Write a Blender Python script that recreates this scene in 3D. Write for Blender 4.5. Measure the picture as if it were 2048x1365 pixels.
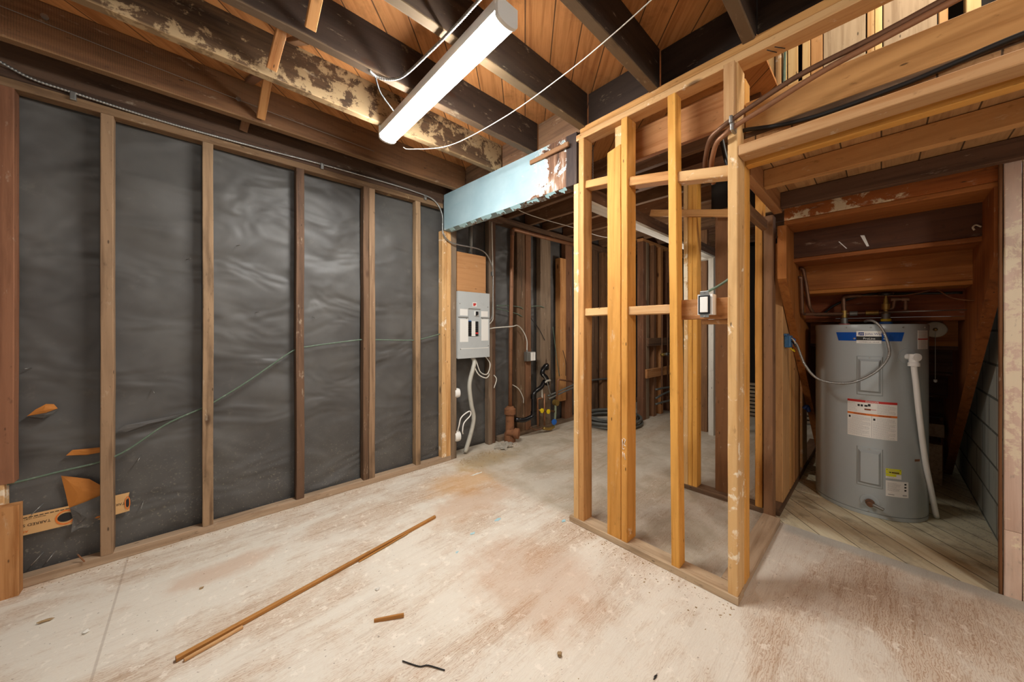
import bpy, bmesh, math, random
from mathutils import Vector, Matrix, noise

for o in list(bpy.data.objects):
    bpy.data.objects.remove(o, do_unlink=True)
S = bpy.context.scene
COL = S.collection
random.seed(7)

# ------------------------------------------------------------------ camera, world, exposure
cam_d = bpy.data.cameras.new('camera')
cam = bpy.data.objects.new('camera', cam_d)
COL.objects.link(cam)
cam.location = (0, 0, 1.2)
cam.rotation_euler = (math.radians(90), 0, math.radians(-42.8))
cam_d.sensor_width = 36
cam_d.lens = 12.023
cam_d.shift_y = -0.010
cam_d.clip_start = 0.02
S.camera = cam

W = bpy.data.worlds.new('world')
S.world = W
W.use_nodes = True
W.node_tree.nodes['Background'].inputs[0].default_value = (1.0, 0.95, 0.88, 1)
W.node_tree.nodes['Background'].inputs[1].default_value = 0.22

S.view_settings.view_transform = 'Standard'
S.view_settings.look = 'None'
S.view_settings.exposure = 0.56
S.view_settings.gamma = 1.0
S.view_settings.use_curve_mapping = False


def lamp(name, kind, loc, power, color, size=0.1, size_y=None, aim=None):
    d = bpy.data.lights.new(name, kind)
    d.energy = power
    d.color = color
    if kind == 'AREA':
        d.size = size
        if size_y:
            d.shape = 'RECTANGLE'
            d.size_y = size_y
    else:
        d.shadow_soft_size = size
    o = bpy.data.objects.new(name, d)
    COL.objects.link(o)
    o.location = loc
    if aim is not None:
        o.rotation_euler = (Vector(aim) - Vector(loc)).to_track_quat('-Z', 'Y').to_euler()
    return o


# lamp on the floor above, shining down into the stairwell
lamp('stairwell_lamp', 'POINT', (2.2, -0.55, 3.35), 42, (1.0, 0.9, 0.74), 0.12)
# invisible fill light, added to brighten the room behind the stud partition
lamp('rear_room_fill_light', 'POINT', (3.55, 1.8, 1.7), 13, (1.0, 0.92, 0.82), 0.1)
# unseen point light added behind the camera to brighten the heater closet
lamp('closet_fill_light', 'POINT', (0.35, -1.9, 2.2), 62, (1.0, 0.96, 0.90), 0.2)

# ------------------------------------------------------------------ materials


def lin(h):
    h = h.lstrip('#')
    v = []
    for i in (0, 2, 4):
        c = int(h[i:i + 2], 16) / 255
        v.append(c / 12.92 if c <= 0.04045 else ((c + 0.055) / 1.055) ** 2.4)
    return (v[0], v[1], v[2], 1)


class NT:
    def __init__(s, name):
        s.m = bpy.data.materials.new(name)
        s.m.use_nodes = True
        s.t = s.m.node_tree
        s.b = s.t.nodes['Principled BSDF']

    def n(s, ty, ins=None, **kw):
        nd = s.t.nodes.new(ty)
        for k, v in kw.items():
            setattr(nd, k, v)
        for k, v in (ins or {}).items():
            if isinstance(v, bpy.types.NodeSocket):
                s.t.links.new(v, nd.inputs[k])
            else:
                nd.inputs[k].default_value = v
        return nd

    def math(s, op, a, b=None, clamp=False):
        ins = {0: a}
        if b is not None:
            ins[1] = b
        return s.n('ShaderNodeMath', ins, operation=op, use_clamp=clamp).outputs[0]

    def mix(s, f, a, b, mode='MIX'):
        nd = s.n('ShaderNodeMix', None, data_type='RGBA', blend_type=mode)
        for sock, v in ((nd.inputs['Factor'], f), (nd.inputs['A'], a), (nd.inputs['B'], b)):
            sk = sock
            if sk.type == 'VALUE' and sock.name == 'Factor':
                sk = nd.inputs[0]
            if sock.name == 'A':
                sk = nd.inputs[6]
            if sock.name == 'B':
                sk = nd.inputs[7]
            if isinstance(v, bpy.types.NodeSocket):
                s.t.links.new(v, sk)
            else:
                sk.default_value = v
        return nd.outputs[2]

    def ramp(s, f, stops):
        nd = s.n('ShaderNodeValToRGB', {0: f})
        el = nd.color_ramp.elements
        while len(el) < len(stops):
            el.new(0.5)
        for e, (p, c) in zip(el, stops):
            e.position = p
            e.color = c if len(c) == 4 else (*c, 1)
        return nd.outputs[0]

    def step(s, f, lo, hi):
        nd = s.n('ShaderNodeMapRange', {0: f, 1: lo, 2: hi, 3: 0.0, 4: 1.0}, interpolation_type='SMOOTHSTEP')
        return nd.outputs[0]

    def noise(s, vec, scale, detail=4, rough=0.55, dist=0.0):
        return s.n('ShaderNodeTexNoise', {'Vector': vec, 'Scale': scale, 'Detail': detail, 'Roughness': rough,
                                          'Distortion': dist}).outputs[0]

    def coords(s, rnd=True):
        tc = s.n('ShaderNodeTexCoord').outputs['Object']
        if not rnd:
            return tc
        r = s.n('ShaderNodeObjectInfo').outputs['Random']
        off = s.n('ShaderNodeVectorMath', {0: (37.0, 17.0, 11.0), 'Scale': r}, operation='SCALE').outputs[0]
        return s.n('ShaderNodeVectorMath', {0: tc, 1: off}, operation='ADD').outputs[0]

    def scl(s, vec, sc, rot=(0, 0, 0)):
        return s.n('ShaderNodeMapping', {'Vector': vec, 'Scale': sc, 'Rotation': rot}).outputs[0]

    def bump(s, h, strength=0.3, dist=0.004):
        b = s.n('ShaderNodeBump', {'Height': h, 'Strength': strength, 'Distance': dist}).outputs[0]
        s.t.links.new(b, s.b.inputs['Normal'])

    def out(s, color=None, rough=None, metal=None, spec=None):
        for k, v in (('Base Color', color), ('Roughness', rough), ('Metallic', metal), ('Specular IOR Level', spec)):
            if v is None:
                continue
            if isinstance(v, bpy.types.NodeSocket):
                s.t.links.new(v, s.b.inputs[k])
            else:
                s.b.inputs[k].default_value = v
        return s.m


def wood(name, c1, c2, dark='#2a1c10', stain=0.35, knots=True, patch=None, patch_t=0.56, rough=0.7, saw=False, scale=26, under=None, scuff=0.3):
    k = NT(name)
    v = k.coords()
    g = k.noise(k.scl(v, (1, 1, 0.05)), scale, 5, 0.6, 0.5)
    col = k.ramp(g, [(0.32, lin(c2)), (0.5, lin(c1)), (0.68, lin(c1)), (0.8, lin(c2))])
    ring = k.n('ShaderNodeTexWave', {'Vector': k.scl(v, (1, 1, 0.09)), 'Scale': 11.0, 'Distortion': 5.0, 'Detail': 2.0,
                                     'Detail Scale': 1.2}, wave_type='BANDS', bands_direction='DIAGONAL').outputs['Fac']
    col = k.mix(k.math('MULTIPLY', k.step(ring, 0.55, 1.0), 0.22), col, lin(c2))
    bl = k.noise(k.scl(v, (1, 1, 0.35)), 5.5, 5, 0.62)
    col = k.mix(k.math('MULTIPLY', k.step(bl, 0.5, 0.74), stain), col, lin(dark))
    if saw:
        sw = k.n('ShaderNodeTexWave', {'Vector': v, 'Scale': 42.0, 'Distortion': 2.5, 'Detail': 2.0}, wave_type='BANDS',
                 bands_direction='Z').outputs['Fac']
        col = k.mix(k.math('MULTIPLY', k.step(sw, 0.5, 0.9), k.math('MULTIPLY', k.step(bl, 0.35, 0.6), 0.3)), col, lin(dark))
    if knots:
        vo = k.n('ShaderNodeTexVoronoi', {'Vector': k.scl(v, (4.2, 4.2, 1.7)), 'Scale': 1.0}).outputs['Distance']
        col = k.mix(k.math('MULTIPLY', k.math('SUBTRACT', 1.0, k.step(vo, 0.03, 0.085)), 0.75), col, lin('#3a2110'))
    if patch:
        pn = k.noise(v, 13.0, 8, 0.7, 0.3)
        pb = k.noise(k.scl(v, (1, 1, 0.6)), 1.4, 2)
        pm = k.step(k.math('ADD', k.math('MULTIPLY', pn, 0.6), k.math('MULTIPLY', pb, 0.45)), patch_t, patch_t + 0.05)
        col = k.mix(k.math('MULTIPLY', pm, 0.85), col, lin(patch))
    sc = k.noise(k.scl(v, (1, 1, 0.3)), 24, 7, 0.72)
    col = k.mix(k.math('MULTIPLY', k.step(sc, 0.6, 0.7), scuff), col, lin('#dccbb0'))
    nv = k.n('ShaderNodeTexVoronoi', {'Vector': k.scl(v, (17, 17, 5.5)), 'Scale': 1.0}).outputs['Distance']
    col = k.mix(k.math('MULTIPLY', k.math('SUBTRACT', 1.0, k.step(nv, 0.035, 0.075)), 0.75), col, lin('#241810'))
    sp = k.noise(k.scl(v, (1, 1, 0.4)), 55, 3, 0.6)
    col = k.mix(k.math('MULTIPLY', k.step(sp, 0.62, 0.74), 0.4), col, lin(dark))
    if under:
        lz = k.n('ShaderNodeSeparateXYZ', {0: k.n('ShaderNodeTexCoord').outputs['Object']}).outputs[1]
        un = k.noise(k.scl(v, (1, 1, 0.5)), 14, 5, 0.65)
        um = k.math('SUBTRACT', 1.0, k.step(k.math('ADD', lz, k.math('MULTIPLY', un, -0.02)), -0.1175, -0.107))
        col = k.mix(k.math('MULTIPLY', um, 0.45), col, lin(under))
    r = k.n('ShaderNodeObjectInfo').outputs['Random']
    hsv = k.n('ShaderNodeHueSaturation', {'Color': col, 'Value': k.math('ADD', k.math('MULTIPLY', r, 0.3), 0.85),
                                          'Hue': k.math('ADD', k.math('MULTIPLY', r, 0.012), 0.494)}).outputs[0]
    fine = k.noise(k.scl(v, (1, 1, 0.08)), 70, 3, 0.6)
    k.bump(k.math('ADD', fine, g), 0.25, 0.003)
    return k.out(hsv, rough, 0, 0.3)


def plain(name, c, rough=0.5, metal=0.0, grime=0.0, gcol='#4a4032', gscale=14, spec=0.5):
    k = NT(name)
    col = lin(c)
    if grime:
        v = k.coords()
        n = k.noise(v, gscale, 6, 0.65)
        col = k.mix(k.math('MULTIPLY', k.step(n, 0.48, 0.72), grime), col, lin(gcol))
    return k.out(col, rough, metal, spec)


M = {}
M['stud_old'] = wood('weathered_stud_wood', '#9d8062', '#745b43', '#3f3125', 0.6)
M['stud_edge'] = wood('brown_edge_stud_wood', '#96694a', '#7b5338', '#4a3020', 0.4)
M['stud_grey'] = wood('grey_stud_wood', '#8a7660', '#655442', '#3a3028', 0.55)
M['stud_dark'] = wood('dark_stud_wood', '#6d523d', '#4f3a2b', '#2a2019', 0.55)
M['stud_tan'] = wood('tan_stud_wood', '#d6a870', '#b98750', '#8a6238', 0.3)
M['red_wood'] = wood('red_brown_wood', '#835d41', '#694832', '#38271b', 0.4)
M['fir'] = wood('amber_fir_wood', '#d5994c', '#bc8036', '#8a5f2c', 0.3, patch='#e8d9bb', patch_t=0.655)
M['fir_red'] = wood('orange_fir_wood', '#c18d58', '#a26c3a', '#6e4420', 0.35)
M['fir_pale'] = wood('pale_fir_wood', '#d2a874', '#bb8a54', '#86613a', 0.3, patch='#eddfc6', patch_t=0.575)
M['pine'] = wood('pale_pine_wood', '#e6c48a', '#d0a566', '#9b7440', 0.22)
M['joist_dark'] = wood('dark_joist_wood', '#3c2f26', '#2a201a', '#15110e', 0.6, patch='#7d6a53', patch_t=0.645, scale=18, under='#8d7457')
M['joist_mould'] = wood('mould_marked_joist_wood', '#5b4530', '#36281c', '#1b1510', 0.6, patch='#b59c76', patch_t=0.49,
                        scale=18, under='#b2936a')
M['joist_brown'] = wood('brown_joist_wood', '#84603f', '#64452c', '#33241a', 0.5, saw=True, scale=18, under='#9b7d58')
M['block_dust'] = wood('dusty_blocking_wood', '#7b5c44', '#5d4432', '#33261c', 0.5, patch='#9a8064', patch_t=0.63)
M['plate_old'] = wood('old_plate_wood', '#7d6148', '#614731', '#2a2019', 0.65, patch='#a58c66', patch_t=0.62)
M['plate_dark'] = wood('dark_plate_wood', '#5d4635', '#443225', '#221913', 0.55)
M['sill_old'] = wood('dusty_sill_wood', '#b39a7e', '#957b60', '#5a4936', 0.5)
M['stair_red'] = wood('red_stair_wood', '#8c4e25', '#6d3817', '#3a2010', 0.4)
M['stair_paint'] = wood('paint_smeared_stair_wood', '#964f22', '#783a16', '#3a2010', 0.35, patch='#d9c6a4', patch_t=0.545)
M['stair_orange'] = wood('orange_stair_wood', '#a8682f', '#8a5020', '#4a2b12', 0.4)
M['stair_dark'] = wood('dark_stair_wood', '#5c3b26', '#46291a', '#23160d', 0.45)
M['ply'] = wood('backing_plywood', '#cb9862', '#b98550', '#8f6438', 0.2, knots=False)
M['strip'] = wood('floor_strip_wood', '#a9743c', '#8a5a2a', '#5a3a1c', 0.3, knots=False)
M['white_wood'] = wood('white_painted_wood', '#dcd8ce', '#c6c1b4', '#8d8474', 0.35, knots=False)
M['lath'] = wood('lath_wood', '#a5947c', '#857560', '#4d4235', 0.4, knots=False)
M['jamb'] = wood('brown_jamb_wood', '#7d5534', '#684427', '#402916', 0.3)
M['pink'] = wood('pink_painted_post', '#dcc3b2', '#cfb29f', '#8f8478', 0.5, knots=False, patch='#ece0c4', patch_t=0.52)

M['metal_grey'] = plain('painted_panel_grey', '#b6bab9', 0.4, 0.0, 0.15, '#8d8f8c')
M['heater'] = plain('heater_grey_enamel', '#a9b0b0', 0.25, 0.0, 0.1, '#86888a', 5)
M['heater_dark'] = plain('heater_seam', '#5c5f61', 0.45)
M['white'] = plain('white_plastic', '#eae8e2', 0.4)
M['offwhite'] = plain('white_paper', '#e9e7e0', 0.6)
M['cable_white'] = plain('white_cable_jacket', '#d8d4c8', 0.5)
M['cable_grey'] = plain('grey_conduit', '#b9b6aa', 0.5, 0, 0.3, '#8d887a')
M['cable_green'] = plain('green_cable_jacket', '#5b6e5c', 0.7, 0, 0.5, '#8d9888', 40)
M['black_rub'] = plain('black_rubber', '#1c1c1c', 0.45)
M['abs'] = plain('black_drain_plastic', '#101114', 0.22)
M['hose'] = plain('grey_hose_rubber', '#5b5c58', 0.6, 0, 0.4, '#7a776c')
M['steel'] = plain('galvanised_steel', '#a7a7a3', 0.35, 0.85)
M['steel_dull'] = plain('dull_steel', '#8a8983', 0.5, 0.7)
M['copper'] = plain('dull_copper', '#96694a', 0.5, 0.35, 0.5, '#5a4030', 12)
M['copper_dark'] = plain('tarnished_copper', '#7d5b45', 0.5, 0.6, 0.5, '#3f3128', 16)
M['brass'] = plain('old_brass', '#a98b4a', 0.4, 0.7, 0.5, '#5b5034', 20)
M['rust'] = plain('rusty_iron', '#8a5c3c', 0.8, 0.2, 0.7, '#4f3524', 20)
M['verdigris'] = plain('corroded_brass', '#8b9478', 0.7, 0.3, 0.6, '#5c6a55', 40)
M['yellow'] = plain('yellow_plastic', '#e3c51b', 0.4)
M['yellow_label'] = plain('yellow_label', '#dfe021', 0.5)
M['blue'] = plain('blue_plastic', '#1f5fb0', 0.4)
M['blue_badge'] = plain('blue_badge', '#0c4fa8', 0.25)
M['blue_dark'] = plain('dark_blue', '#14377c', 0.35)
M['box_blue'] = plain('blue_box_steel', '#3f6f9c', 0.45, 0.2, 0.5, '#8fa3ad', 30)
M['red'] = plain('red_print', '#c22f2a', 0.5)
M['orange'] = plain('orange_print', '#dd7426', 0.5)
M['black'] = plain('black_print', '#1c1a19', 0.6)
M['gray_print'] = plain('grey_print', '#a2a2a0', 0.6)
M['black_plastic'] = plain('black_plastic', '#17171a', 0.35)
M['kraft'] = plain('kraft_paper', '#b5722c', 0.75, 0, 0.35, '#8d5520', 9)
M['kraft_pale'] = plain('pale_kraft_band', '#d3a871', 0.75, 0, 0.2, '#b98a55', 14)
M['plaster'] = plain('plaster_dust', '#b5aa98', 0.9, 0, 0.5, '#8a7c68', 20)
M['conc'] = plain('concrete_rubble', '#a19a8d', 0.9, 0, 0.4, '#77705f', 20)
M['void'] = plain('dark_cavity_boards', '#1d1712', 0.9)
M['cream'] = plain('aged_cream_plastic', '#d9d0b8', 0.5, 0, 0.2, '#a89b7c', 20)
M['debris'] = plain('sawdust', '#a0855f', 0.9, 0, 0.6, '#4a3c2a', 30)
M['paint_blue'] = plain('pale_blue_paint_flake', '#a9cdd2', 0.6)


def mat_paper():
    k = NT('black_tar_paper')
    v = k.coords(False)
    big = k.noise(v, 2.4, 4, 0.6)
    dust = k.noise(v, 9.0, 7, 0.7)
    spk = k.noise(v, 90, 2, 0.5)
    col = k.mix(k.step(big, 0.35, 0.7), lin('#4b4947'), lin('#5b5956'))
    col = k.mix(k.math('MULTIPLY', k.step(dust, 0.58, 0.78), 0.35), col, lin('#7a756c'))
    z = k.n('ShaderNodeSeparateXYZ', {0: v}).outputs[2]
    low = k.math('SUBTRACT', 1.0, k.step(z, 0.1, 0.7))
    col = k.mix(k.math('MULTIPLY', k.math('MULTIPLY', low, k.step(spk, 0.6, 0.72)), 0.5), col, lin('#8d8677'))
    wr = k.noise(k.scl(v, (1.2, 1, 2.2)), 2.0, 2, 0.5, 0.5)
    k.bump(wr, 0.85, 0.06)
    return k.out(col, 0.5, 0, 0.45)


def mat_floor():
    k = NT('worn_painted_plywood')
    v = k.coords(False)
    sep = k.n('ShaderNodeSeparateXYZ', {0: v})
    x, y = sep.outputs[0], sep.outputs[1]
    st = k.scl(v, (0.42, 1.5, 1))
    worn = k.noise(st, 1.7, 7, 0.66, 0.7)
    worn2 = k.noise(v, 5.5, 6, 0.7, 0.3)
    fig = k.n('ShaderNodeTexWave', {'Vector': k.scl(v, (0.35, 1.0, 1)), 'Scale': 38.0, 'Distortion': 20.0, 'Detail': 4.0,
                                    'Detail Scale': 0.9, 'Detail Roughness': 0.6}, wave_type='BANDS',
              bands_direction='Y').outputs['Fac']
    streak = k.noise(k.scl(v, (0.06, 1.0, 1)), 42, 4, 0.6, 0.2)
    wm = k.step(k.math('ADD', k.math('MULTIPLY', worn, 0.7), k.math('MULTIPLY', worn2, 0.3)), 0.43, 0.6)
    figm = k.math('MULTIPLY', k.step(fig, 0.58, 0.95), k.math('ADD', k.math('MULTIPLY', wm, 0.5), 0.08))
    strm = k.math('MULTIPLY', k.step(streak, 0.5, 0.72), k.math('ADD', k.math('MULTIPLY', wm, 0.45), 0.1))
    col = k.mix(k.math('MULTIPLY', wm, 0.5), lin('#ddd6c8'), lin('#c3a88b'))
    col = k.mix(figm, col, lin('#a17a5b'))
    col = k.mix(strm, col, lin('#93704f'))
    chip = k.noise(v, 16, 7, 0.72)
    col = k.mix(k.math('MULTIPLY', k.step(chip, 0.57, 0.63), 0.65), col, lin('#ece4d6'))
    dots = k.noise(v, 75, 2, 0.5)
    col = k.mix(k.math('MULTIPLY', k.step(dots, 0.69, 0.75), 0.6), col, lin('#5d4630'))

    def blob(cx, cy, sx, sy, c, amt, lo=0.35, hi=1.0):
        vv = k.n('ShaderNodeMapping', {'Vector': v, 'Location': (-cx / sx, -cy / sy, 0), 'Scale': (1 / sx, 1 / sy, 0)}).outputs[0]
        d = k.n('ShaderNodeVectorMath', {0: vv}, operation='LENGTH').outputs['Value']
        d = k.math('ADD', d, k.math('MULTIPLY', k.math('SUBTRACT', k.noise(v, 6, 5, 0.7), 0.5), 1.2))
        return k.mix(k.math('MULTIPLY', k.math('SUBTRACT', 1.0, k.step(d, lo, hi)), amt), col, lin(c))
    col = blob(1.58, 2.25, 0.42, 0.28, '#d09a55', 0.6, 0.2, 1.1)
    col = blob(2.0, 2.5, 0.45, 0.2, '#ac8a48', 0.75, 0.3, 1.1)
    col = blob(1.45, 1.95, 0.5, 0.25, '#b9824a', 0.4)
    col = blob(1.2, 1.15, 0.4, 0.5, '#b5835a', 0.35)
    col = blob(0.1, 2.25, 0.3, 0.12, '#b57a45', 0.35)
    # greyer, grimier old surface in the rear rooms
    dirt = k.noise(v, 3.2, 6, 0.65, 0.4)
    rear = k.math('MULTIPLY', k.step(x, 1.72, 1.85), k.math('ADD', k.step(y, 0.44, 0.5), 0.0))
    col = k.mix(k.math('MULTIPLY', rear, k.math('ADD', k.math('MULTIPLY', k.step(dirt, 0.4, 0.7), 0.45), 0.4)), col, lin('#a39680'))
    # sheet seams
    sx = k.math('ABSOLUTE', k.math('ADD', x, 0.262))
    sy = k.math('ABSOLUTE', k.math('SUBTRACT', y, 0.36))
    seam = k.math('MAXIMUM', k.math('SUBTRACT', 1.0, k.step(sx, 0.002, 0.006)),
                  k.math('MULTIPLY', k.math('SUBTRACT', 1.0, k.step(sy, 0.001, 0.004)), 0.35))
    col = k.mix(k.math('MULTIPLY', seam, 0.32), col, lin('#7d6248'))
    edge = k.math('MULTIPLY', k.step(k.math('ADD', x, k.math('MULTIPLY', worn2, 0.08)), 2.60, 2.67), k.math('SUBTRACT', 1.0, k.step(y, 0.38, 0.42)))
    col = k.mix(k.math('MULTIPLY', edge, 0.75), col, lin('#b4b5ad'))
    k.bump(k.math('ADD', k.math('ADD', fig, streak), chip), 0.12, 0.003)
    return k.out(col, 0.62, 0, 0.35)


def mat_boards(name, c1, c2, gapc, angle, width, dirt='#5a4c3a', dirtamt=0.4, plankvar=0.3, rough=0.65):
    k = NT(name)
    v = k.coords(False)
    r = k.n('ShaderNodeVectorRotate', {'Vector': v, 'Angle': angle}, rotation_type='Z_AXIS').outputs[0]
    sep = k.n('ShaderNodeSeparateXYZ', {0: r})
    u = k.math('DIVIDE', sep.outputs[1], width)
    fl = k.math('FLOOR', u)
    fr = k.math('FRACT', u)
    rn = k.n('ShaderNodeTexWhiteNoise', {'W': fl}, noise_dimensions='1D').outputs['Value']
    offs = k.n('ShaderNodeCombineXYZ', {0: k.math('MULTIPLY', rn, 9.0), 1: 0.0, 2: k.math('MULTIPLY', rn, 5.0)}).outputs[0]
    vv = k.n('ShaderNodeVectorMath', {0: r, 1: offs}, operation='ADD').outputs[0]
    g = k.noise(k.scl(vv, (0.06, 1, 1)), 30, 5, 0.6, 0.5)
    col = k.ramp(g, [(0.35, lin(c2)), (0.52, lin(c1)), (0.75, lin(c2))])
    d = k.noise(v, 4.0, 6, 0.68, 0.3)
    col = k.mix(k.math('MULTIPLY', k.step(d, 0.5, 0.72), dirtamt), col, lin(dirt))
    col = k.n('ShaderNodeHueSaturation', {'Color': col, 'Value': k.math('ADD', k.math('MULTIPLY', rn, plankvar), 1.0 - plankvar / 2)}).outputs[0]
    e = k.math('MINIMUM', fr, k.math('SUBTRACT', 1.0, fr))
    gap = k.math('SUBTRACT', 1.0, k.step(e, 0.008, 0.03))
    col = k.mix(k.math('MULTIPLY', gap, 0.85), col, lin(gapc))
    k.bump(k.math('SUBTRACT', k.math('MULTIPLY', g, 0.3), gap), 0.4, 0.006)
    return k.out(col, rough, 0, 0.3)


def mat_block():
    k = NT('painted_concrete_block')
    v = k.coords(False)
    q = k.scl(v, (1, 1, 1), (math.radians(-90), 0, 0))
    br = k.n('ShaderNodeTexBrick', {'Vector': q, 'Color1': lin('#c6c6ba'), 'Color2': lin('#b2b4a9'), 'Mortar': lin('#6d6f67'),
                                    'Scale': 1.0, 'Mortar Size': 0.009, 'Mortar Smooth': 0.4, 'Brick Width': 0.4,
                                    'Row Height': 0.2})
    n = k.noise(v, 7, 7, 0.7, 0.4)
    col = k.mix(k.math('MULTIPLY', k.step(n, 0.5, 0.7), 0.35), br.outputs['Color'], lin('#c0c0b6'))
    n2 = k.noise(k.scl(v, (1, 1, 0.35)), 3.0, 5, 0.6)
    col = k.mix(k.math('MULTIPLY', k.step(n2, 0.52, 0.7), 0.45), col, lin('#7b7466'))
    fine = k.noise(v, 60, 4, 0.6)
    k.bump(k.math('SUBTRACT', k.math('ADD', k.math('MULTIPLY', fine, 0.4), n), k.math('MULTIPLY', br.outputs['Fac'], 1.5)), 0.5, 0.006)
    return k.out(col, 0.85, 0, 0.3)


def mat_beam():
    k = NT('peeling_blue_paint')
    v = k.coords(False)
    z = k.n('ShaderNodeSeparateXYZ', {0: v}).outputs[2]      # along the beam, 0 = wall end
    x = k.n('ShaderNodeSeparateXYZ', {0: v}).outputs[0]      # height on the beam
    n = k.noise(v, 9, 8, 0.72, 0.5)
    big = k.noise(v, 2.6, 4, 0.6)
    # more paint gone toward the stud end
    e = k.step(z, 0.7, 1.35)
    w = k.math('ADD', k.math('ADD', k.math('MULTIPLY', n, 0.6), k.math('MULTIPLY', big, 0.3)), k.math('MULTIPLY', e, 0.175))
    low = k.math('MULTIPLY', k.math('SUBTRACT', 1.0, k.step(x, -0.16, -0.11)), 0.10)
    w = k.math('ADD', w, low)
    peel = k.step(w, 0.605, 0.62)
    under = k.step(w, 0.59, 0.605)
    wash = k.noise(v, 3.0, 4, 0.6)
    blue = k.mix(k.step(wash, 0.3, 0.7), lin('#8fa9b1'), lin('#a0b8be'))
    stain = k.noise(k.scl(v, (1, 1, 0.25)), 14, 4, 0.6)
    blue = k.mix(k.math('MULTIPLY', k.step(stain, 0.56, 0.75), 0.25), blue, lin('#5f93a0'))
    wn = k.noise(k.scl(v, (0.15, 1, 1)), 26, 5, 0.6)
    bare = k.ramp(wn, [(0.3, lin('#3d2a20')), (0.5, lin('#75543f')), (0.6, lin('#8e6e57')), (0.72, lin('#dcd8d0'))])
    end = k.step(z, 1.335, 1.35)
    bare = k.mix(k.math('MULTIPLY', end, 0.8), bare, lin('#2b2a2c'))
    peel = k.math('MAXIMUM', peel, end)
    col = k.mix(under, blue, lin('#dfe3df'))
    col = k.mix(peel, col, bare)
    k.bump(k.math('SUBTRACT', k.math('MULTIPLY', wn, 0.2), peel), 0.5, 0.004)
    return k.out(col, 0.72, 0, 0.25)


def mat_emit(name, c, strength):
    m = bpy.data.materials.new(name)
    m.use_nodes = True
    b = m.node_tree.nodes['Principled BSDF']
    b.inputs['Base Color'].default_value = (0.9, 0.9, 0.9, 1)
    b.inputs['Emission Color'].default_value = c
    b.inputs['Emission Strength'].default_value = strength
    return m


M['paper'] = mat_paper()
M['floor'] = mat_floor()
M['subfloor'] = mat_boards('diagonal_subfloor_boards', '#c08550', '#a1683a', '#1e130b', math.radians(-45), 0.135, '#4a2d18', 0.45)
M['closet_floor'] = mat_boards('cream_painted_floor_boards', '#ded6b8', '#cfc3a0', '#3e3426', math.radians(-40), 0.13, '#6b5b42', 0.6, 0.12)
M['landing_boards'] = mat_boards('landing_sheathing_boards', '#bd9263', '#a1744a', '#1e130b', 0.0, 0.127, '#4f3420', 0.45)
M['block'] = mat_block()
M['beam_blue'] = mat_beam()
M['glow'] = mat_emit('lit_diffuser', (1.0, 0.985, 0.95, 1), 108.0)

# ------------------------------------------------------------------ builders
WM = {}


def link(name, me, mat, parent=None, world=None):
    o = bpy.data.objects.new(name, me)
    COL.objects.link(o)
    if mat is not None:
        me.materials.append(mat)
    w = world if world is not None else Matrix.Identity(4)
    if parent is not None:
        o.parent = parent
        o.matrix_parent_inverse = Matrix.Identity(4)
        o.matrix_basis = WM[parent.name].inverted() @ w
    else:
        o.matrix_basis = w
    WM[o.name] = w
    return o


def tag(o, label=None, cat=None, group=None, kind=None):
    if label:
        o['label'] = label
    if cat:
        o['category'] = cat
    if group:
        o['group'] = group
    if kind:
        o['kind'] = kind
    return o


def empty(name, loc, label, cat, group=None):
    o = bpy.data.objects.new(name, None)
    COL.objects.link(o)
    o.empty_display_size = 0.05
    o.location = loc
    WM[o.name] = Matrix.Translation(loc)
    return tag(o, label, cat, group)


def mesh(name, vs, fs, smooth=False):
    me = bpy.data.meshes.new(name)
    me.from_pydata([tuple(v) for v in vs], [], fs)
    me.validate()
    bm = bmesh.new()
    bm.from_mesh(me)
    bmesh.ops.recalc_face_normals(bm, faces=bm.faces)
    bm.to_mesh(me)
    bm.free()
    if smooth:
        me.polygons.foreach_set('use_smooth', [True] * len(me.polygons))
    return me


def lum(name, p0, p1, w, d, xd, mat, parent=None, jit=0.0012, bev=0.003, warp=0.0015, seg=None, cut0=0.0, cut1=0.0):
    """a stick of timber from p0 to p1 (centre line); w along xd, d across; local z runs along the grain"""
    p0, p1 = Vector(p0), Vector(p1)
    z = p1 - p0
    L = z.length
    z.normalize()
    x = Vector(xd)
    x = (x - z * x.dot(z)).normalized()
    y = z.cross(x)
    world = Matrix(((x.x, y.x, z.x, p0.x), (x.y, y.y, z.y, p0.y), (x.z, y.z, z.z, p0.z), (0, 0, 0, 1)))
    n = seg or max(2, min(16, int(L / 0.15)))
    rs = random.random() * 100
    a, b = w / 2, d / 2
    bev = min(bev, a * 0.4, b * 0.4)
    base = [(-a + bev, -b), (a - bev, -b), (a, -b + bev), (a, b - bev), (a - bev, b), (-a + bev, b), (-a, b - bev), (-a, -b + bev)]
    vs, fs = [], []
    for i in range(n + 1):
        t = i / n
        zz = L * t
        ox = warp * noise.noise((rs, zz * 1.3, 0)) if 0 < i < n else 0
        oy = warp * noise.noise((rs, zz * 1.3, 7)) if 0 < i < n else 0
        for j, (u, v) in enumerate(base):
            ju = jit * noise.noise((rs + j // 2, zz * 6, 3))
            jv = jit * noise.noise((rs + j // 2, zz * 6, 9))
            sk = cut0 * (u / a) if i == 0 else (cut1 * (u / a) if i == n else 0)
            vs.append((u + ox + ju, v + oy + jv, zz + sk))
    for i in range(n):
        for j in range(8):
            k = (j + 1) % 8
            fs.append((i * 8 + j, i * 8 + k, (i + 1) * 8 + k, (i + 1) * 8 + j))
    fs.append(tuple(range(7, -1, -1)))
    fs.append(tuple(n * 8 + j for j in range(8)))
    return link(name, mesh(name, vs, fs), mat, parent, world)


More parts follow.
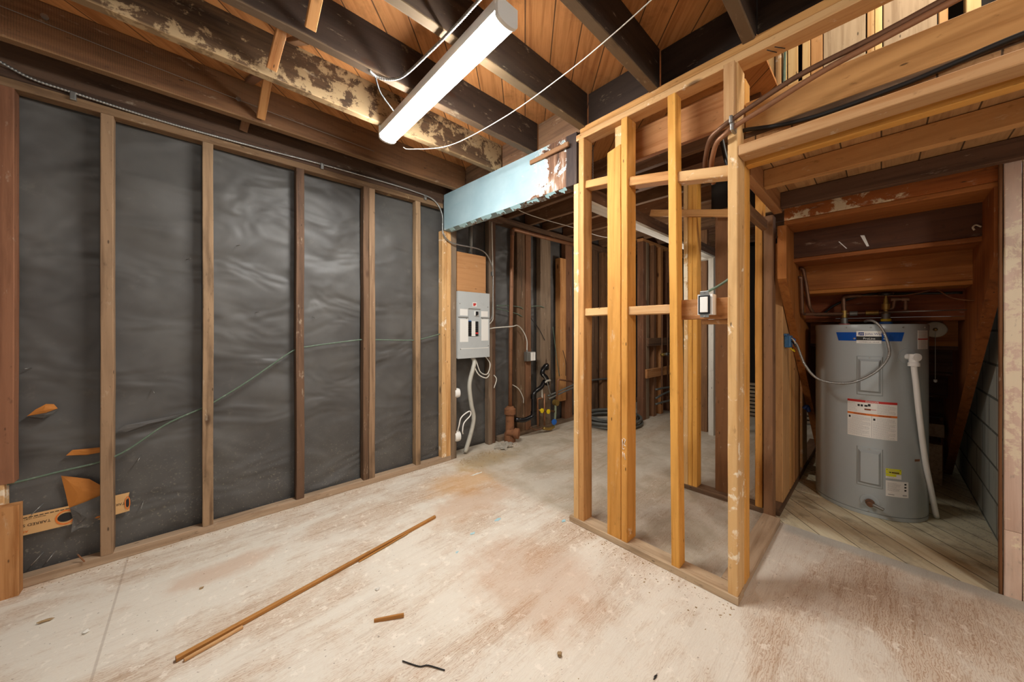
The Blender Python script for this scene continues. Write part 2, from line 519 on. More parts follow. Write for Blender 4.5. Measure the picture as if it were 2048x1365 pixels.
def bx(name, xr, yr, zr, mat, ax=None, parent=None, **kw):
    d = (xr[1] - xr[0], yr[1] - yr[0], zr[1] - zr[0])
    if ax is None:
        ax = 'XYZ'[max(range(3), key=lambda i: abs(d[i]))]
    cx, cy, cz = (xr[0] + xr[1]) / 2, (yr[0] + yr[1]) / 2, (zr[0] + zr[1]) / 2
    if ax == 'Z':
        return lum(name, (cx, cy, zr[0]), (cx, cy, zr[1]), d[0], d[1], (1, 0, 0), mat, parent, **kw)
    if ax == 'X':
        return lum(name, (xr[0], cy, cz), (xr[1], cy, cz), d[1], d[2], (0, 1, 0), mat, parent, **kw)
    return lum(name, (cx, yr[0], cz), (cx, yr[1], cz), d[2], d[0], (0, 0, 1), mat, parent, **kw)


def crate(name, xr, yr, zr, mat, parent=None, bev=0.003, segs=2):
    """a crisp bevelled box (metal and plastic cases); mesh local to its own base centre"""
    c = Vector(((xr[0] + xr[1]) / 2, (yr[0] + yr[1]) / 2, zr[0]))
    bm = bmesh.new()
    bmesh.ops.create_cube(bm, size=1)
    for v in bm.verts:
        v.co = Vector((v.co.x * (xr[1] - xr[0]), v.co.y * (yr[1] - yr[0]), (v.co.z + 0.5) * (zr[1] - zr[0])))
    if bev:
        bmesh.ops.bevel(bm, geom=bm.edges[:], offset=bev, segments=segs, affect='EDGES', profile=0.5)
    me = bpy.data.meshes.new(name)
    bm.to_mesh(me)
    bm.free()
    return link(name, me, mat, parent, Matrix.Translation(c))


def prism(name, poly, axis, a0, a1, mat, parent=None):
    """polygon extruded along an axis; poly gives the two remaining coordinates in XYZ order"""
    n = len(poly)

    def P(p, t):
        return {'X': (t, p[0], p[1]), 'Y': (p[0], t, p[1]), 'Z': (p[0], p[1], t)}[axis]
    vs = [P(p, a0) for p in poly] + [P(p, a1) for p in poly]
    fs = [tuple(range(n)), tuple(range(2 * n - 1, n - 1, -1))]
    for i in range(n):
        j = (i + 1) % n
        fs.append((i, j, n + j, n + i))
    return link(name, mesh(name, vs, fs), mat, parent)


def spline(pts, res=8):
    pts = [Vector(p) for p in pts]
    if len(pts) < 3 or res < 2:
        return pts
    out = []
    for i in range(len(pts) - 1):
        p1, p2 = pts[i], pts[i + 1]
        p0 = pts[i - 1] if i else p1 * 2 - p2
        p3 = pts[i + 2] if i + 2 < len(pts) else p2 * 2 - p1
        for k in range(res):
            t = k / res
            out.append(0.5 * ((2 * p1) + (p2 - p0) * t + (2 * p0 - 5 * p1 + 4 * p2 - p3) * t * t +
                              (3 * p1 - p0 - 3 * p2 + p3) * t ** 3))
    out.append(pts[-1])
    return out


def fillet(pts, r=0.03, k=5):
    """straight runs with rounded elbows"""
    pts = [Vector(p) for p in pts]
    out = [pts[0]]
    for i in range(1, len(pts) - 1):
        a, b, c = pts[i - 1], pts[i], pts[i + 1]
        u, v = (a - b), (c - b)
        rr = min(r, u.length * 0.45, v.length * 0.45)
        s, e = b + u.normalized() * rr, b + v.normalized() * rr
        for j in range(k + 1):
            t = j / k
            out.append(s * (1 - t) ** 2 + b * 2 * t * (1 - t) + e * t * t)
    out.append(pts[-1])
    return out


def tube(name, pts, r, mat, parent=None, sides=10, smooth=True, res=8, ribs=None, elbow=None):
    p = fillet(pts, elbow) if elbow else (spline(pts, res) if smooth else [Vector(q) for q in pts])
    if ribs:                                   # resample finely and modulate the radius: armoured cable
        q = [p[0]]
        stepl = ribs / 4
        acc = 0
        for i in range(1, len(p)):
            seg = (p[i] - p[i - 1]).length
            d = stepl - acc
            while d < seg:
                q.append(p[i - 1].lerp(p[i], d / seg))
                d += stepl
            acc = (acc + seg) % stepl
        p = q
    base = p[0].copy()
    vs, fs = [], []
    t0 = (p[1] - p[0]).normalized()
    nrm = t0.orthogonal().normalized()
    for i, c in enumerate(p):
        t = (p[min(i + 1, len(p) - 1)] - p[max(i - 1, 0)]).normalized()
        nrm = (nrm - t * nrm.dot(t)).normalized()
        bn = t.cross(nrm)
        rr = r * ((1.0, 1.1, 1.0, 0.82)[i % 4] if ribs else 1.0)
        for j in range(sides):
            a = 2 * math.pi * j / sides
            vs.append(c - base + (nrm * math.cos(a) + bn * math.sin(a)) * rr)
    n = len(p)
    for i in range(n - 1):
        for j in range(sides):
            k = (j + 1) % sides
            fs.append((i * sides + j, i * sides + k, (i + 1) * sides + k, (i + 1) * sides + j))
    fs.append(tuple(range(sides - 1, -1, -1)))
    fs.append(tuple((n - 1) * sides + j for j in range(sides)))
    return link(name, mesh(name, vs, fs, True), mat, parent, Matrix.Translation(base))


def lathe(name, prof, base, axis, mat, parent=None, sides=24):
    """profile of (distance along axis, radius) turned about axis from base"""
    z = Vector(axis).normalized()
    x = z.orthogonal().normalized()
    y = z.cross(x)
    vs, fs = [], []
    for (h, r) in prof:
        for j in range(sides):
            a = 2 * math.pi * j / sides
            vs.append(z * h + (x * math.cos(a) + y * math.sin(a)) * max(r, 1e-4))
    n = len(prof)
    for i in range(n - 1):
        for j in range(sides):
            k = (j + 1) % sides
            fs.append((i * sides + j, i * sides + k, (i + 1) * sides + k, (i + 1) * sides + j))
    fs.append(tuple(range(sides - 1, -1, -1)))
    fs.append(tuple((n - 1) * sides + j for j in range(sides)))
    me = mesh(name, vs, fs, True)
    try:
        me.set_sharp_from_angle(angle=math.radians(35))
    except Exception:
        pass
    return link(name, me, mat, parent, Matrix.Translation(base))


def text_verts(s, size, align='LEFT'):
    cu = bpy.data.curves.new('t', 'FONT')
    cu.body = s
    cu.size = size
    cu.align_x = align
    cu.resolution_u = 3
    o = bpy.data.objects.new('t', cu)
    COL.objects.link(o)
    dg = bpy.context.evaluated_depsgraph_get()
    me = bpy.data.meshes.new_from_object(o.evaluated_get(dg))
    vs = [v.co.copy() for v in me.vertices]
    fs = [tuple(p.vertices) for p in me.polygons]
    bpy.data.objects.remove(o)
    bpy.data.curves.remove(cu)
    bpy.data.meshes.remove(me)
    return vs, fs


def text(name, s, size, origin, right, up, mat, parent=None, align='LEFT'):
    vs, fs = text_verts(s, size, align)
    R, U = Vector(right), Vector(up)
    o = Vector(origin)
    return link(name, mesh(name, [R * v.x + U * v.y for v in vs], fs), mat, parent, Matrix.Translation(o))


def flat(name, pts, mat, parent=None):
    """thin sheet with a little thickness"""
    p = [Vector(q) for q in pts]
    nrm = (p[1] - p[0]).cross(p[2] - p[0]).normalized() * 0.0006
    n = len(p)
    c = p[0]
    vs = [q - c for q in p] + [q - c - nrm for q in p]
    fs = [tuple(range(n)), tuple(range(2 * n - 1, n - 1, -1))]
    for i in range(n):
        j = (i + 1) % n
        fs.append((i, j, n + j, n + i))
    return link(name, mesh(name, vs, fs), mat, parent, Matrix.Translation(c))


# ------------------------------------------------------------------ the room shell
Z_J, Z_SUB = 2.44, 2.655            # joist underside, subfloor underside


def struct(o):
    o['kind'] = 'structure'
    return o


struct(prism('floor', [(-3, -2.6), (2.69, -2.6), (2.69, 0.49), (6.3, 0.49), (6.3, 3.0), (-3, 3.0)], 'Z', -0.03, 0.0, M['floor']))
struct(prism('floor_closet', [(2.69, -0.5), (5.3, -0.5), (5.3, 0.49), (2.69, 0.49)], 'Z', -0.03, -0.015, M['closet_floor']))
struct(prism('ceiling', [(-3, -2.6), (1.80, -2.6), (1.80, 0.42), (6.3, 0.42), (6.3, 3.0), (-3, 3.0)], 'Z', Z_SUB, Z_SUB + 0.02, M['subfloor']))


def paper_wall():
    x0, x1, z0, z1 = -3.0, 6.3, 0.0, 2.655
    nx, nz = 300, 74
    vs, fs = [], []
    for i in range(nx + 1):
        x = x0 + (x1 - x0) * i / nx
        st = max(0.0, min(1.0, (x - 1.72) / 0.1))
        for j in range(nz + 1):
            z = z0 + (z1 - z0) * j / nz
            h = noise.noise((x * 1.5, z * 4.0 + x * 0.9, 1.3)) * 0.011 + noise.noise((x * 3.2 + z, z * 1.9, 5.1)) * 0.009
            h += noise.noise((x * 1.6 + z * 2, z * 7, 9.7)) * 0.005
            vs.append((x, 2.797 + 0.09 * st + max(-0.018, min(0.014, h)), z))
    for i in range(nx):
        for j in range(nz):
            a = i * (nz + 1) + j
            fs.append((a, a + 1, a + nz + 2, a + nz + 1))
    o = link('wall_left', mesh('wall_left', vs, fs, True), M['paper'])
    sd = o.modifiers.new('thick', 'SOLIDIFY')
    sd.thickness = 0.012
    sd.offset = -1 if o.data.polygons[0].normal.y < 0 else 1
    return struct(o)


paper_wall()
struct(prism('wall_right', [(2.80, 0.0 - 0.03), (5.3, -0.03), (5.3, 1.95), (2.80, 1.95)], 'Y', -0.60, -0.453, M['block']))
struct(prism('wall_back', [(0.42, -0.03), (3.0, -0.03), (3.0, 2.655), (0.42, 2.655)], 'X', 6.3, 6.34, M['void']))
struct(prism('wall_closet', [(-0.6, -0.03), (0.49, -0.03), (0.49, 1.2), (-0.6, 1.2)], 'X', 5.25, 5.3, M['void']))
struct(bx('wall_front', (2.72, 2.80), (-1.7, -0.475), (0, 2.0), M['pink']))

# ------------------------------------------------------------------ left wall framing
GS = 'wall studs in front of the black tar paper'


def stud(name, label, xr, yr, zr, mat, group=None, **kw):
    return tag(bx(name, xr, yr, zr, mat, 'Z', **kw), label, 'stud', group)


tag(bx('sill_plate', (-3.0, 1.74), (2.71, 2.775), (0, 0.045), M['sill_old'], 'X'), 'dusty grey sill plate along the foot of the black papered wall', 'timber plate')
tag(bx('wall_top_plate', (-3.0, 1.655), (2.71, 2.775), (2.315, 2.357), M['plate_old'], 'X'), 'lower stained top plate resting on the studs of the papered wall', 'timber plate')
tag(bx('wall_top_plate', (-3.0, 1.655), (2.716, 2.775), (2.357, 2.402), M['plate_dark'], 'X'), 'upper dark top plate carrying the armoured cable over the papered wall', 'timber plate')
tag(bx('rim_joist', (-3.0, 1.76), (2.74, 2.78), (2.402, 2.653), M['plate_dark'], 'X'), 'dark rim joist on top of the papered wall plates', 'joist')

stud('wall_stud', 'leftmost stud cut by the picture edge with a white paint streak', (-0.72, -0.612), (2.71, 2.775), (0.50, 2.315), M['stud_edge'])
stud('stud_repair_block', 'short orange board nailed over the foot of the leftmost stud', (-0.72, -0.587), (2.655, 2.71), (0.0, 0.41), M['fir_red'])
stud('stud_repair_block', 'pale packing block above the short orange board at the left picture edge', (-0.72, -0.638), (2.712, 2.772), (0.045, 0.50), M['fir_pale'])
LW = [((-0.357, -0.312), 'weathered stud beside the printed kraft paper band', 'stud_old', 2.315),
      ((0.030, 0.079), 'brown stud third from the left picture edge, before the paper', 'stud_old', 2.315),
      ((0.505, 0.553), 'narrow dark stud fourth from the left picture edge', 'stud_dark', 2.315),
      ((0.950, 0.993), 'left dark rough half of the doubled stud on the papered wall', 'stud_dark', 2.315),
      ((0.995, 1.040), 'right lighter half of the doubled stud on the papered wall', 'stud_old', 2.315),
      ((1.387, 1.432), 'brown stud between the doubled stud and the pale corner studs', 'stud_old', 2.315),
      ((1.645, 1.690), 'left pale stud of the pair carrying the blue beam', 'fir_pale', 2.113),
      ((1.692, 1.738), 'right pale yellow stud of the pair carrying the blue beam', 'stud_tan', 2.113)]
for xr, lab, m, top in LW:
    stud('wall_stud', lab, xr, (2.71, 2.775), (0.045, top), M[m], warp=0.004)
stud('wall_stud', 'grey worn stud touching the left side of the electrical panel', (1.745, 1.806), (2.72, 2.80), (0.0, 2.36), M['stud_grey'])
s0 = [o for o in COL.objects if o.name == 'wall_stud'][0]
flat('paint_streak', [(-0.668, 2.7085, 0.80), (-0.660, 2.7085, 0.79), (-0.657, 2.7085, 1.0), (-0.661, 2.7085, 1.32), (-0.668, 2.7085, 1.30), (-0.671, 2.7085, 1.05)], M['offwhite'], s0)['label'] = 'thin white paint streak'
# far stretch of the same wall, beyond the blue beam
tag(bx('wall_top_plate', (1.75, 6.2), (2.80, 2.87), (2.36, 2.44), M['stud_dark'], 'X'), 'dark doubled plate above the copper drain pipe in the rear area', 'timber plate')
tag(bx('sill_plate', (2.40, 6.2), (2.80, 2.87), (0.0, 0.05), M['stud_grey'], 'X'), 'grimy sill plate behind the yellow-handled valves', 'timber plate')
FW = [((2.262, 2.312), (2.80, 2.87), (0, 2.36), 'grey split stud touching the right side of the electrical panel', 'stud_grey'),
      ((2.315, 2.362), (2.81, 2.87), (0, 2.36), 'dark narrow stud right behind the split stud by the panel', 'stud_dark'),
      ((2.67, 2.795), (2.80, 2.87), (0.05, 2.36), 'wide dark post between the copper pipe and the switch box', 'stud_dark'),
      ((2.80, 2.889), (2.79, 2.87), (0.05, 2.36), 'reddish stud carrying the small grey switch box', 'red_wood'),
      ((3.062, 3.25), (2.80, 2.87), (0.05, 2.36), 'wide grey stud behind the yellow-handled valves', 'stud_grey'),
      ((3.41, 3.53), (2.78, 2.86), (0.3, 2.13), 'short orange board with a cut top behind the copper valve pipe', 'fir_red'),
      ((3.545, 3.69), (2.80, 2.87), (0.05, 2.36), 'orange brown stud just left of the first partition post', 'red_wood'),
      ((4.18, 4.30), (2.80, 2.87), (0.05, 2.36), 'ragged stud seen just right of the first partition post', 'stud_dark'),
      ((4.42, 4.54), (2.80, 2.87), (0.05, 2.36), 'orange stud left of the broad partition post in the rear', 'red_wood')]
for xr, yr, zr, lab, m in FW:
    stud('wall_stud', lab, xr, yr, zr, M[m])

# torn paper and printed band
t = empty('printed_paper_band', (-0.5, 2.772, 0.225), 'pale printed paper band with upside-down lettering low on the black paper', 'paper')
flat('band', [(-0.76, 2.772, 0.225), (-0.36, 2.772, 0.225), (-0.36, 2.772, 0.32), (-0.76, 2.772, 0.32)], M['kraft_pale'], t)
flat('band', [(-0.40, 2.7722, 0.212), (-0.262, 2.774, 0.222), (-0.262, 2.776, 0.25), (-0.272, 2.776, 0.268), (-0.262, 2.776, 0.322), (-0.40, 2.7722, 0.32)], M['kraft_pale'], t)
Rr, Uu = (-1, 0, 0), (0, 0, -1)
text('lettering', 'TARRED SHEATHING', 0.0185, (-0.520, 2.7705, 0.277), Rr, Uu, M['black'], t)
text('lettering', 'TARRED', 0.0185, (-0.277, 2.7705, 0.277), Rr, Uu, M['black'], t)
text('lettering', 'ANCHOR', 0.0165, (-0.585, 2.7705, 0.247), Rr, Uu, M['orange'], t)
text('lettering', 'PRODUCT OF B.C.', 0.008, (-0.535, 2.7705, 0.302), Rr, Uu, M['black'], t)
bm_v, bm_f = [], []
for k in range(27):
    xx = -0.74 + k * 0.0155
    for (a, b, c, d) in ((xx, xx + 0.012, 0.306, 0.3095),):
        i0 = len(bm_v)
        bm_v += [(a, 2.7708, c), (b, 2.7708, c), (b, 2.7708, d), (a, 2.7708, d)]
        bm_f.append((i0, i0 + 1, i0 + 2, i0 + 3))
link('dash_line', mesh('dash_line', bm_v, bm_f), M['black'], t)


def ring(cx, cz, rx, rz, wd, y, name, mat, parent, fill=False):
    vs, fs = [], []
    n = 28
    for i in range(n):
        a = 2 * math.pi * i / n
        vs.append((cx + rx * math.cos(a), y, cz + rz * math.sin(a)))
        vs.append((cx + (rx - wd) * math.cos(a), y, cz + (rz - wd) * math.sin(a)))
    for i in range(n):
        j = (i + 1) % n
        fs.append((2 * i, 2 * j, 2 * j + 1, 2 * i + 1))
    if fill:
        fs = [tuple(range(0, 2 * n, 2))]
    return link(name, mesh(name, vs, fs), mat, parent)


for cx in (-0.475, -0.247 - 0.022):
    wv = 0.033 if cx < -0.4 else 0.010
    ring(cx, 0.268, wv, 0.036, 0.006 if wv > 0.02 else 0.004, 2.7702, 'oval_mark', M['orange'], t)
    ring(cx, 0.268, wv * 0.78, 0.022, 0.006, 2.7704, 'oval_mark', M['black'], t, True)


def flap(name, pts, curl, mat, label, y=2.775):
    """torn sheet whose outline is tessellated and curls out from the wall"""
    c = Vector((sum(p[0] for p in pts) / len(pts), sum(p[1] for p in pts) / len(pts)))
    vs = [(c.x, y - curl, c.y)]
    fs = []
    rings = 3
    n = len(pts)
    for r in range(1, rings + 1):
        f = r / rings
        for (px, pz) in pts:
            dy = curl * (1 - f) + 0.004 * noise.noise((px * 20, pz * 20, r))
            vs.append((c.x + (px - c.x) * f, y - abs(dy) - 0.001, c.y + (pz - c.y) * f))
    for j in range(n):
        k = (j + 1) % n
        fs.append((0, 1 + j, 1 + k))
        for r in range(rings - 1):
            a, b = 1 + r * n, 1 + (r + 1) * n
            fs.append((a + j, b + j, b + k, a + k))
    o = link(name, mesh(name, vs, fs), mat)
    m = o.modifiers.new('t', 'SOLIDIFY')
    m.thickness = 0.0012
    return tag(o, label, 'torn paper')


flap('torn_paper', [(-0.59, 0.792), (-0.565, 0.82), (-0.535, 0.842), (-0.512, 0.838), (-0.50, 0.815), (-0.535, 0.80)], 0.010, M['kraft'], 'small orange tear high on the black paper near the left edge')
flap('torn_paper', [(-0.59, 0.79), (-0.535, 0.798), (-0.50, 0.812), (-0.515, 0.79), (-0.545, 0.772)], 0.014, M['paper'], 'grey flap folded under the small orange tear')
flap('torn_paper', [(-0.475, 0.575), (-0.455, 0.598), (-0.39, 0.592), (-0.345, 0.590), (-0.345, 0.565), (-0.41, 0.562)], 0.008, M['kraft'], 'long thin orange tear above the green cable')
flap('torn_paper', [(-0.49, 0.478), (-0.44, 0.455), (-0.40, 0.435), (-0.345, 0.37), (-0.345, 0.335), (-0.41, 0.315), (-0.465, 0.30), (-0.475, 0.38)], 0.012, M['kraft'], 'large orange kraft flap below the green cable')
flap('torn_paper', [(-0.462, 0.312), (-0.41, 0.325), (-0.35, 0.345), (-0.35, 0.24), (-0.375, 0.215), (-0.40, 0.19), (-0.43, 0.20), (-0.458, 0.185), (-0.452, 0.25)], 0.010, M['paper'], 'grey paper flap hanging over the printed band', 2.767)
flap('torn_paper', [(-0.42, 0.222), (-0.36, 0.26), (-0.36, 0.228)], 0.004, M['kraft'], 'small orange sliver beside the printed band, left of the stud', 2.766)
flap('torn_paper', [(-0.305, 0.665), (-0.28, 0.69), (-0.18, 0.70), (-0.05, 0.715), (-0.05, 0.70), (-0.18, 0.672), (-0.275, 0.652)], 0.012, M['paper'], 'grey folded paper crease below the sloping green cable')

# nails poking through the paper
for (x, z, dx, dz) in [(-0.60, 0.39, -0.03, -0.03), (-0.545, 0.355, -0.03, -0.035), (-0.545, 0.115, -0.03, -0.035), (-0.51, 0.105, -0.02, -0.03),
                       (-0.21, 0.26, -0.008, -0.035), (-0.22, 0.51, -0.01, -0.02), (-0.18, 0.87, 0.012, -0.016), (-0.04, 1.62, 0.02, 0.005),
                       (0.19, 1.74, 0.02, 0.004), (0.29, 1.32, 0.02, 0.004), (0.62, 1.30, 0.015, -0.01), (-0.58, 1.02, -0.012, 0.0)]:
    tag(tube('nail', [(x, 2.79, z), (x + dx, 2.755, z + dz)], 0.0016, M['steel'], None, 6, False),
        'thin bright nail poking out through the black tar paper', 'nail', 'nails through the tar paper')
tag(tube('nail', [(-0.405, 2.70, 0.047), (-0.43, 2.72, 0.085)], 0.003, M['rust'], None, 8, False), 'bent rusty nail standing on the sill plate left of the banded stud', 'nail')

# green cable stapled through the studs
t = empty('green_cable', (-0.66, 2.70, 0.486), 'old green cable rising along the black papered wall through the studs', 'cable')
GC = [(-0.75, 2.748, 0.475), (-0.66, 2.748, 0.486), (-0.506, 2.75, 0.504), (-0.309, 2.75, 0.537), (-0.126, 2.752, 0.667), (0.021, 2.75, 0.735), (0.088, 2.75, 0.77),
      (0.258, 2.752, 0.885), (0.492, 2.75, 1.062), (0.60, 2.75, 1.09), (0.942, 2.75, 1.13), (1.05, 2.75, 1.128), (1.358, 2.75, 1.118), (1.45, 2.75, 1.125), (1.653, 2.75, 1.172)]
tube('jacket', GC, 0.0046, M['cable_green'], t)

# ------------------------------------------------------------------ ceiling joists
GJ = 'ceiling joists running along the papered wall'
JOISTS = [(2.516, 'joist_brown', 'brown saw-marked joist nearest the papered wall'),
          (2.025, 'joist_mould', 'heavily mould-marked joist second from the papered wall'),
          (1.640, 'joist_dark', 'dark joist with a ragged pale lower edge, third from the papered wall'),
          (1.222, 'joist_dark', 'black joist crossing above the middle of the lit ceiling lamp'),
          (0.777, 'joist_dark', 'dark joist to the right of the lit ceiling lamp'),
          (0.363, 'joist_dark', 'dark joist at the top right, nearest the stairwell header')]
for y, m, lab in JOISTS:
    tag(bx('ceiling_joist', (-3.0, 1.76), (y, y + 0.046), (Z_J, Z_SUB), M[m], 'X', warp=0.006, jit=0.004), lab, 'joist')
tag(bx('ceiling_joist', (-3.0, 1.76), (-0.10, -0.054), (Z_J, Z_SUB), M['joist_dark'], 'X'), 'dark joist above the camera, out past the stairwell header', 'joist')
ys = [2.74, 2.562, 2.516, 2.071, 2.025, 1.686, 1.640, 1.268, 1.222, 0.823, 0.777, 0.409]
bl_lab = ['dusty blocking board above the wall end of the blue beam', 'dusty brown blocking board above the left half of the blue beam',
          'brown blocking board above the middle of the blue beam', 'brown blocking board above the peeled end of the blue beam',
          'dark blocking board above the doubled partition plate', 'dark stained blocking board right of the lamp above the partition plate']
for i in range(6):
    tag(bx('joist_blocking', (1.772, 1.812), (ys[2 * i + 1] + 0.001, ys[2 * i] - 0.001), (2.45, Z_SUB), M['block_dust' if i < 4 else 'joist_dark'], 'Y'), bl_lab[i], 'blocking')
tag(bx('stairwell_header', (1.772, 1.812), (-1.6, 0.361), (2.45, Z_SUB), M['joist_dark'], 'Y'), 'long dark header board beside the stairwell opening', 'joist')

# cross bridging
BR = [((0.268, 1.984, 2.455), (0.300, 1.70, 2.640), 'fir_red', 'bright orange bridging strut crossing in front of the mould-marked joist'),
      ((0.350, 1.99, 2.635), (0.345, 1.70, 2.46), 'red_wood', 'brown bridging strut crossing behind the bright orange one'),
      ((0.285, 2.495, 2.46), (0.290, 2.085, 2.645), 'fir_red', 'bright bridging strut with its low end nailed to the saw-marked joist'),
      ((0.230, 2.495, 2.645), (0.228, 2.085, 2.46), 'red_wood', 'brown bridging strut crossing behind the one nailed low on the saw-marked joist'),
      ((0.350, 1.61, 2.455), (0.350, 1.29, 2.64), 'fir_red', 'orange bridging strut at the top edge beside the black joist'),
      ((0.22, 2.715, 2.455), (0.25, 2.58, 2.60), 'red_wood', 'small bridging strut between the wall and the saw-marked joist')]
for p0, p1, m, lab in BR:
    tag(lum('bridging_strut', p0, p1, 0.042, 0.02, (1, 0, 0), M[m]), lab, 'bridging')

# joists of the rear rooms, running the other way
for i, (x, lab) in enumerate([(2.52, 'first dusty rear joist beyond the blue beam'), (2.865, 'second dusty rear joist beyond the blue beam'), (3.17, 'third dusty rear joist beyond the blue beam'),
                              (3.58, 'fourth dusty rear joist beyond the blue beam'), (4.0, 'fifth dusty rear joist, above the hose coil'), (4.42, 'sixth dusty rear joist, above the shower wall'),
                              (4.84, 'seventh dusty rear joist at the far end'), (5.26, 'eighth dusty rear joist at the far end'), (5.68, 'last dusty rear joist before the dark end wall')]):
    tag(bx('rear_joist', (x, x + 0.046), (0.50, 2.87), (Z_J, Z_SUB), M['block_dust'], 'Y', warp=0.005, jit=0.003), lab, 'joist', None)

# ------------------------------------------------------------------ blue beam
beam = lum('blue_beam', (1.705, 2.708, 2.2775), (1.783, 1.29, 2.2775), 0.325, 0.088, (0, 0, 1), M['beam_blue'], None, warp=0.003, jit=0.003)
tag(beam, 'pale blue painted beam with peeling paint spanning from the papered wall', 'beam')
fl = [(2.60, 0.03), (2.44, 0.05), (2.30, 0.035), (2.14, 0.06), (1.98, 0.04), (1.82, 0.05), (1.66, 0.05), (1.50, 0.045), (1.40, 0.03)]
for i, (y, w) in enumerate(fl):
    xx = 1.66 + (2.71 - y) * 0.055
    pts = []
    n = 9
    up = [(y + w - 2 * w * k / n, 2.116 + 0.001) for k in range(n + 1)]
    dn = [(y - w + 2 * w * k / n, 2.108 - 0.014 * random.random()) for k in range(n + 1)]
    poly = up + dn
    vs = [(xx + 0.002 + 0.03 * (2.116 - q[1]) / 0.02, q[0], q[1]) for q in poly]
    o = link('paint_flake', mesh('paint_flake', vs, [tuple(range(len(vs)))]), M['paint_blue'], beam)
    md = o.modifiers.new('t', 'SOLIDIFY')
    md.thickness = 0.0015
tag(bx('trim_strip', (1.705, 1.722), (1.33, 1.66), (2.355, 2.385), M['red_wood'], 'Y'), 'short brown wood strip stuck on the peeling blue beam', 'wood strip')

# ------------------------------------------------------------------ stud partition
tag(bx('partition_top_plate', (1.736, 1.826), (-1.6, 1.288), (2.376, 2.412), M['fir_pale'], 'Y'), 'lower amber top plate nailed on the partition studs', 'timber plate')
tag(bx('partition_top_plate', (1.738, 1.826), (-1.6, 1.26), (2.412, 2.449), M['fir_red'], 'Y'), 'upper amber top plate of the stud partition, under the joists', 'timber plate')
tag(bx('partition_sill', (1.730, 1.822), (0.423, 1.335), (0, 0.036), M['sill_old'], 'Y'), 'long sill plate under the four front posts of the partition', 'timber plate')
tag(bx('partition_sill', (1.824, 2.66), (0.425, 0.515), (0, 0.036), M['sill_old'], 'X'), 'short sill plate returning from the corner post toward the heater closet', 'timber plate')
ZS = 0.036
stud('partition_stud', 'short jack stud under the end of the blue beam', (1.736, 1.826), (1.271, 1.308), (ZS, 2.112), M['fir_pale'])
stud('partition_stud', 'paint-spotted full-height stud at the end of the blue beam', (1.736, 1.826), (1.233, 1.2695), (ZS, 2.376), M['fir_red'])
stud('partition_stud', 'full-height amber stud beside the broad flat board', (1.736, 1.834), (0.946, 0.983), (ZS, 2.376), M['fir'])
tag(lum('partition_stud', (1.757, 1.0285, ZS), (1.757, 1.0285, 2.23), 0.084, 0.042, (0, 1, 0), M['fir'], cut1=-0.010), 'broad golden board with a sloping cut top in the partition', 'stud')
stud('partition_stud', 'short stub stud above the broad golden board', (1.785, 1.826), (0.985, 1.05), (2.0, 2.376), M['fir_pale'])
tag(lum('partition_stud', (1.771, 0.690, ZS), (1.771, 0.709, 2.376), 0.07, 0.039, (1, 0, 0), M['fir']), 'slim leaning amber stud between the broad board and the corner post', 'stud')
stud('partition_stud', 'front stud of the partition corner, smeared with white plaster', (1.736, 1.848), (0.426, 0.464), (ZS, 2.376), M['fir_pale'])
stud('partition_stud', 'rear stud of the partition corner, behind the plaster-smeared one', (1.851, 1.93), (0.424, 0.462), (ZS, 2.36), M['fir'])
stud('partition_stud', 'stubby block nailed at the top of the corner stud above the copper pipes', (1.712, 1.735), (0.432, 0.474), (2.10, 2.374), M['fir_pale'])
p2 = [o for o in COL.objects if o.get('label', '').startswith('full-height amber stud')][0]
for (y0, z0, y1, z1) in [(0.975, 0.60, 0.973, 0.545), (0.973, 0.545, 0.962, 0.548), (0.968, 0.605, 0.956, 0.60), (0.956, 0.60, 0.966, 0.57), (0.966, 0.57, 0.954, 0.565), (0.972, 0.53, 0.971, 0.50), (0.964, 0.525, 0.957, 0.49)]:
    tube('chalk_mark', [(1.7355, y0, z0), (1.7355, y1, z1)], 0.0016, M['offwhite'], p2, 6, False)
pp = [o for o in COL.objects if o.name == 'partition_top_plate'][0]
tube('pencil_mark', [(1.755, 0.325, 2.3755), (1.800, 0.300, 2.3755)], 0.002, M['black'], pp, 6, False)
tube('pencil_mark', [(1.758, 0.300, 2.3755), (1.800, 0.272, 2.3755)], 0.002, M['black'], pp, 6, False)
BL = [((1.79, 1.232, 2.098), (1.79, 1.055, 2.075), 'fir_red', 0.045, 'top sloping block between the beam-end stud and the broad board'),
      ((1.79, 0.945, 2.025), (1.79, 0.723, 1.985), 'fir_red', 0.048, 'top sloping block between the broad board and the leaning stud'),
      ((1.79, 0.687, 1.965), (1.79, 0.465, 1.920), 'fir_pale', 0.05, 'top sloping block with a grey stain beside the corner stud')]
for p0, p1, m, h, lab in BL:
    tag(lum('partition_block', p0, p1, 0.07, h, (1, 0, 0), M[m]), lab, 'blocking')
tag(bx('partition_block', (1.75, 1.826), (1.058, 1.2325), (1.291, 1.336), M['fir_pale'], 'Y'), 'middle block between the beam-end stud and the broad board', 'blocking')
tag(bx('partition_block', (1.75, 1.826), (0.719, 0.945), (1.287, 1.333), M['fir_pale'], 'Y'), 'middle block between the broad board and the leaning stud', 'blocking')
tag(bx('switch_backing_board', (1.79, 1.828), (0.465, 0.683), (1.256, 1.354), M['fir_red'], 'Y'), 'wide orange backing board behind the white light switch', 'blocking')
tag(bx('partition_block', (1.828, 1.91), (0.465, 0.60), (1.232, 1.254), M['fir_pale'], 'Y'), 'thin block just below the board of the white switch', 'blocking')

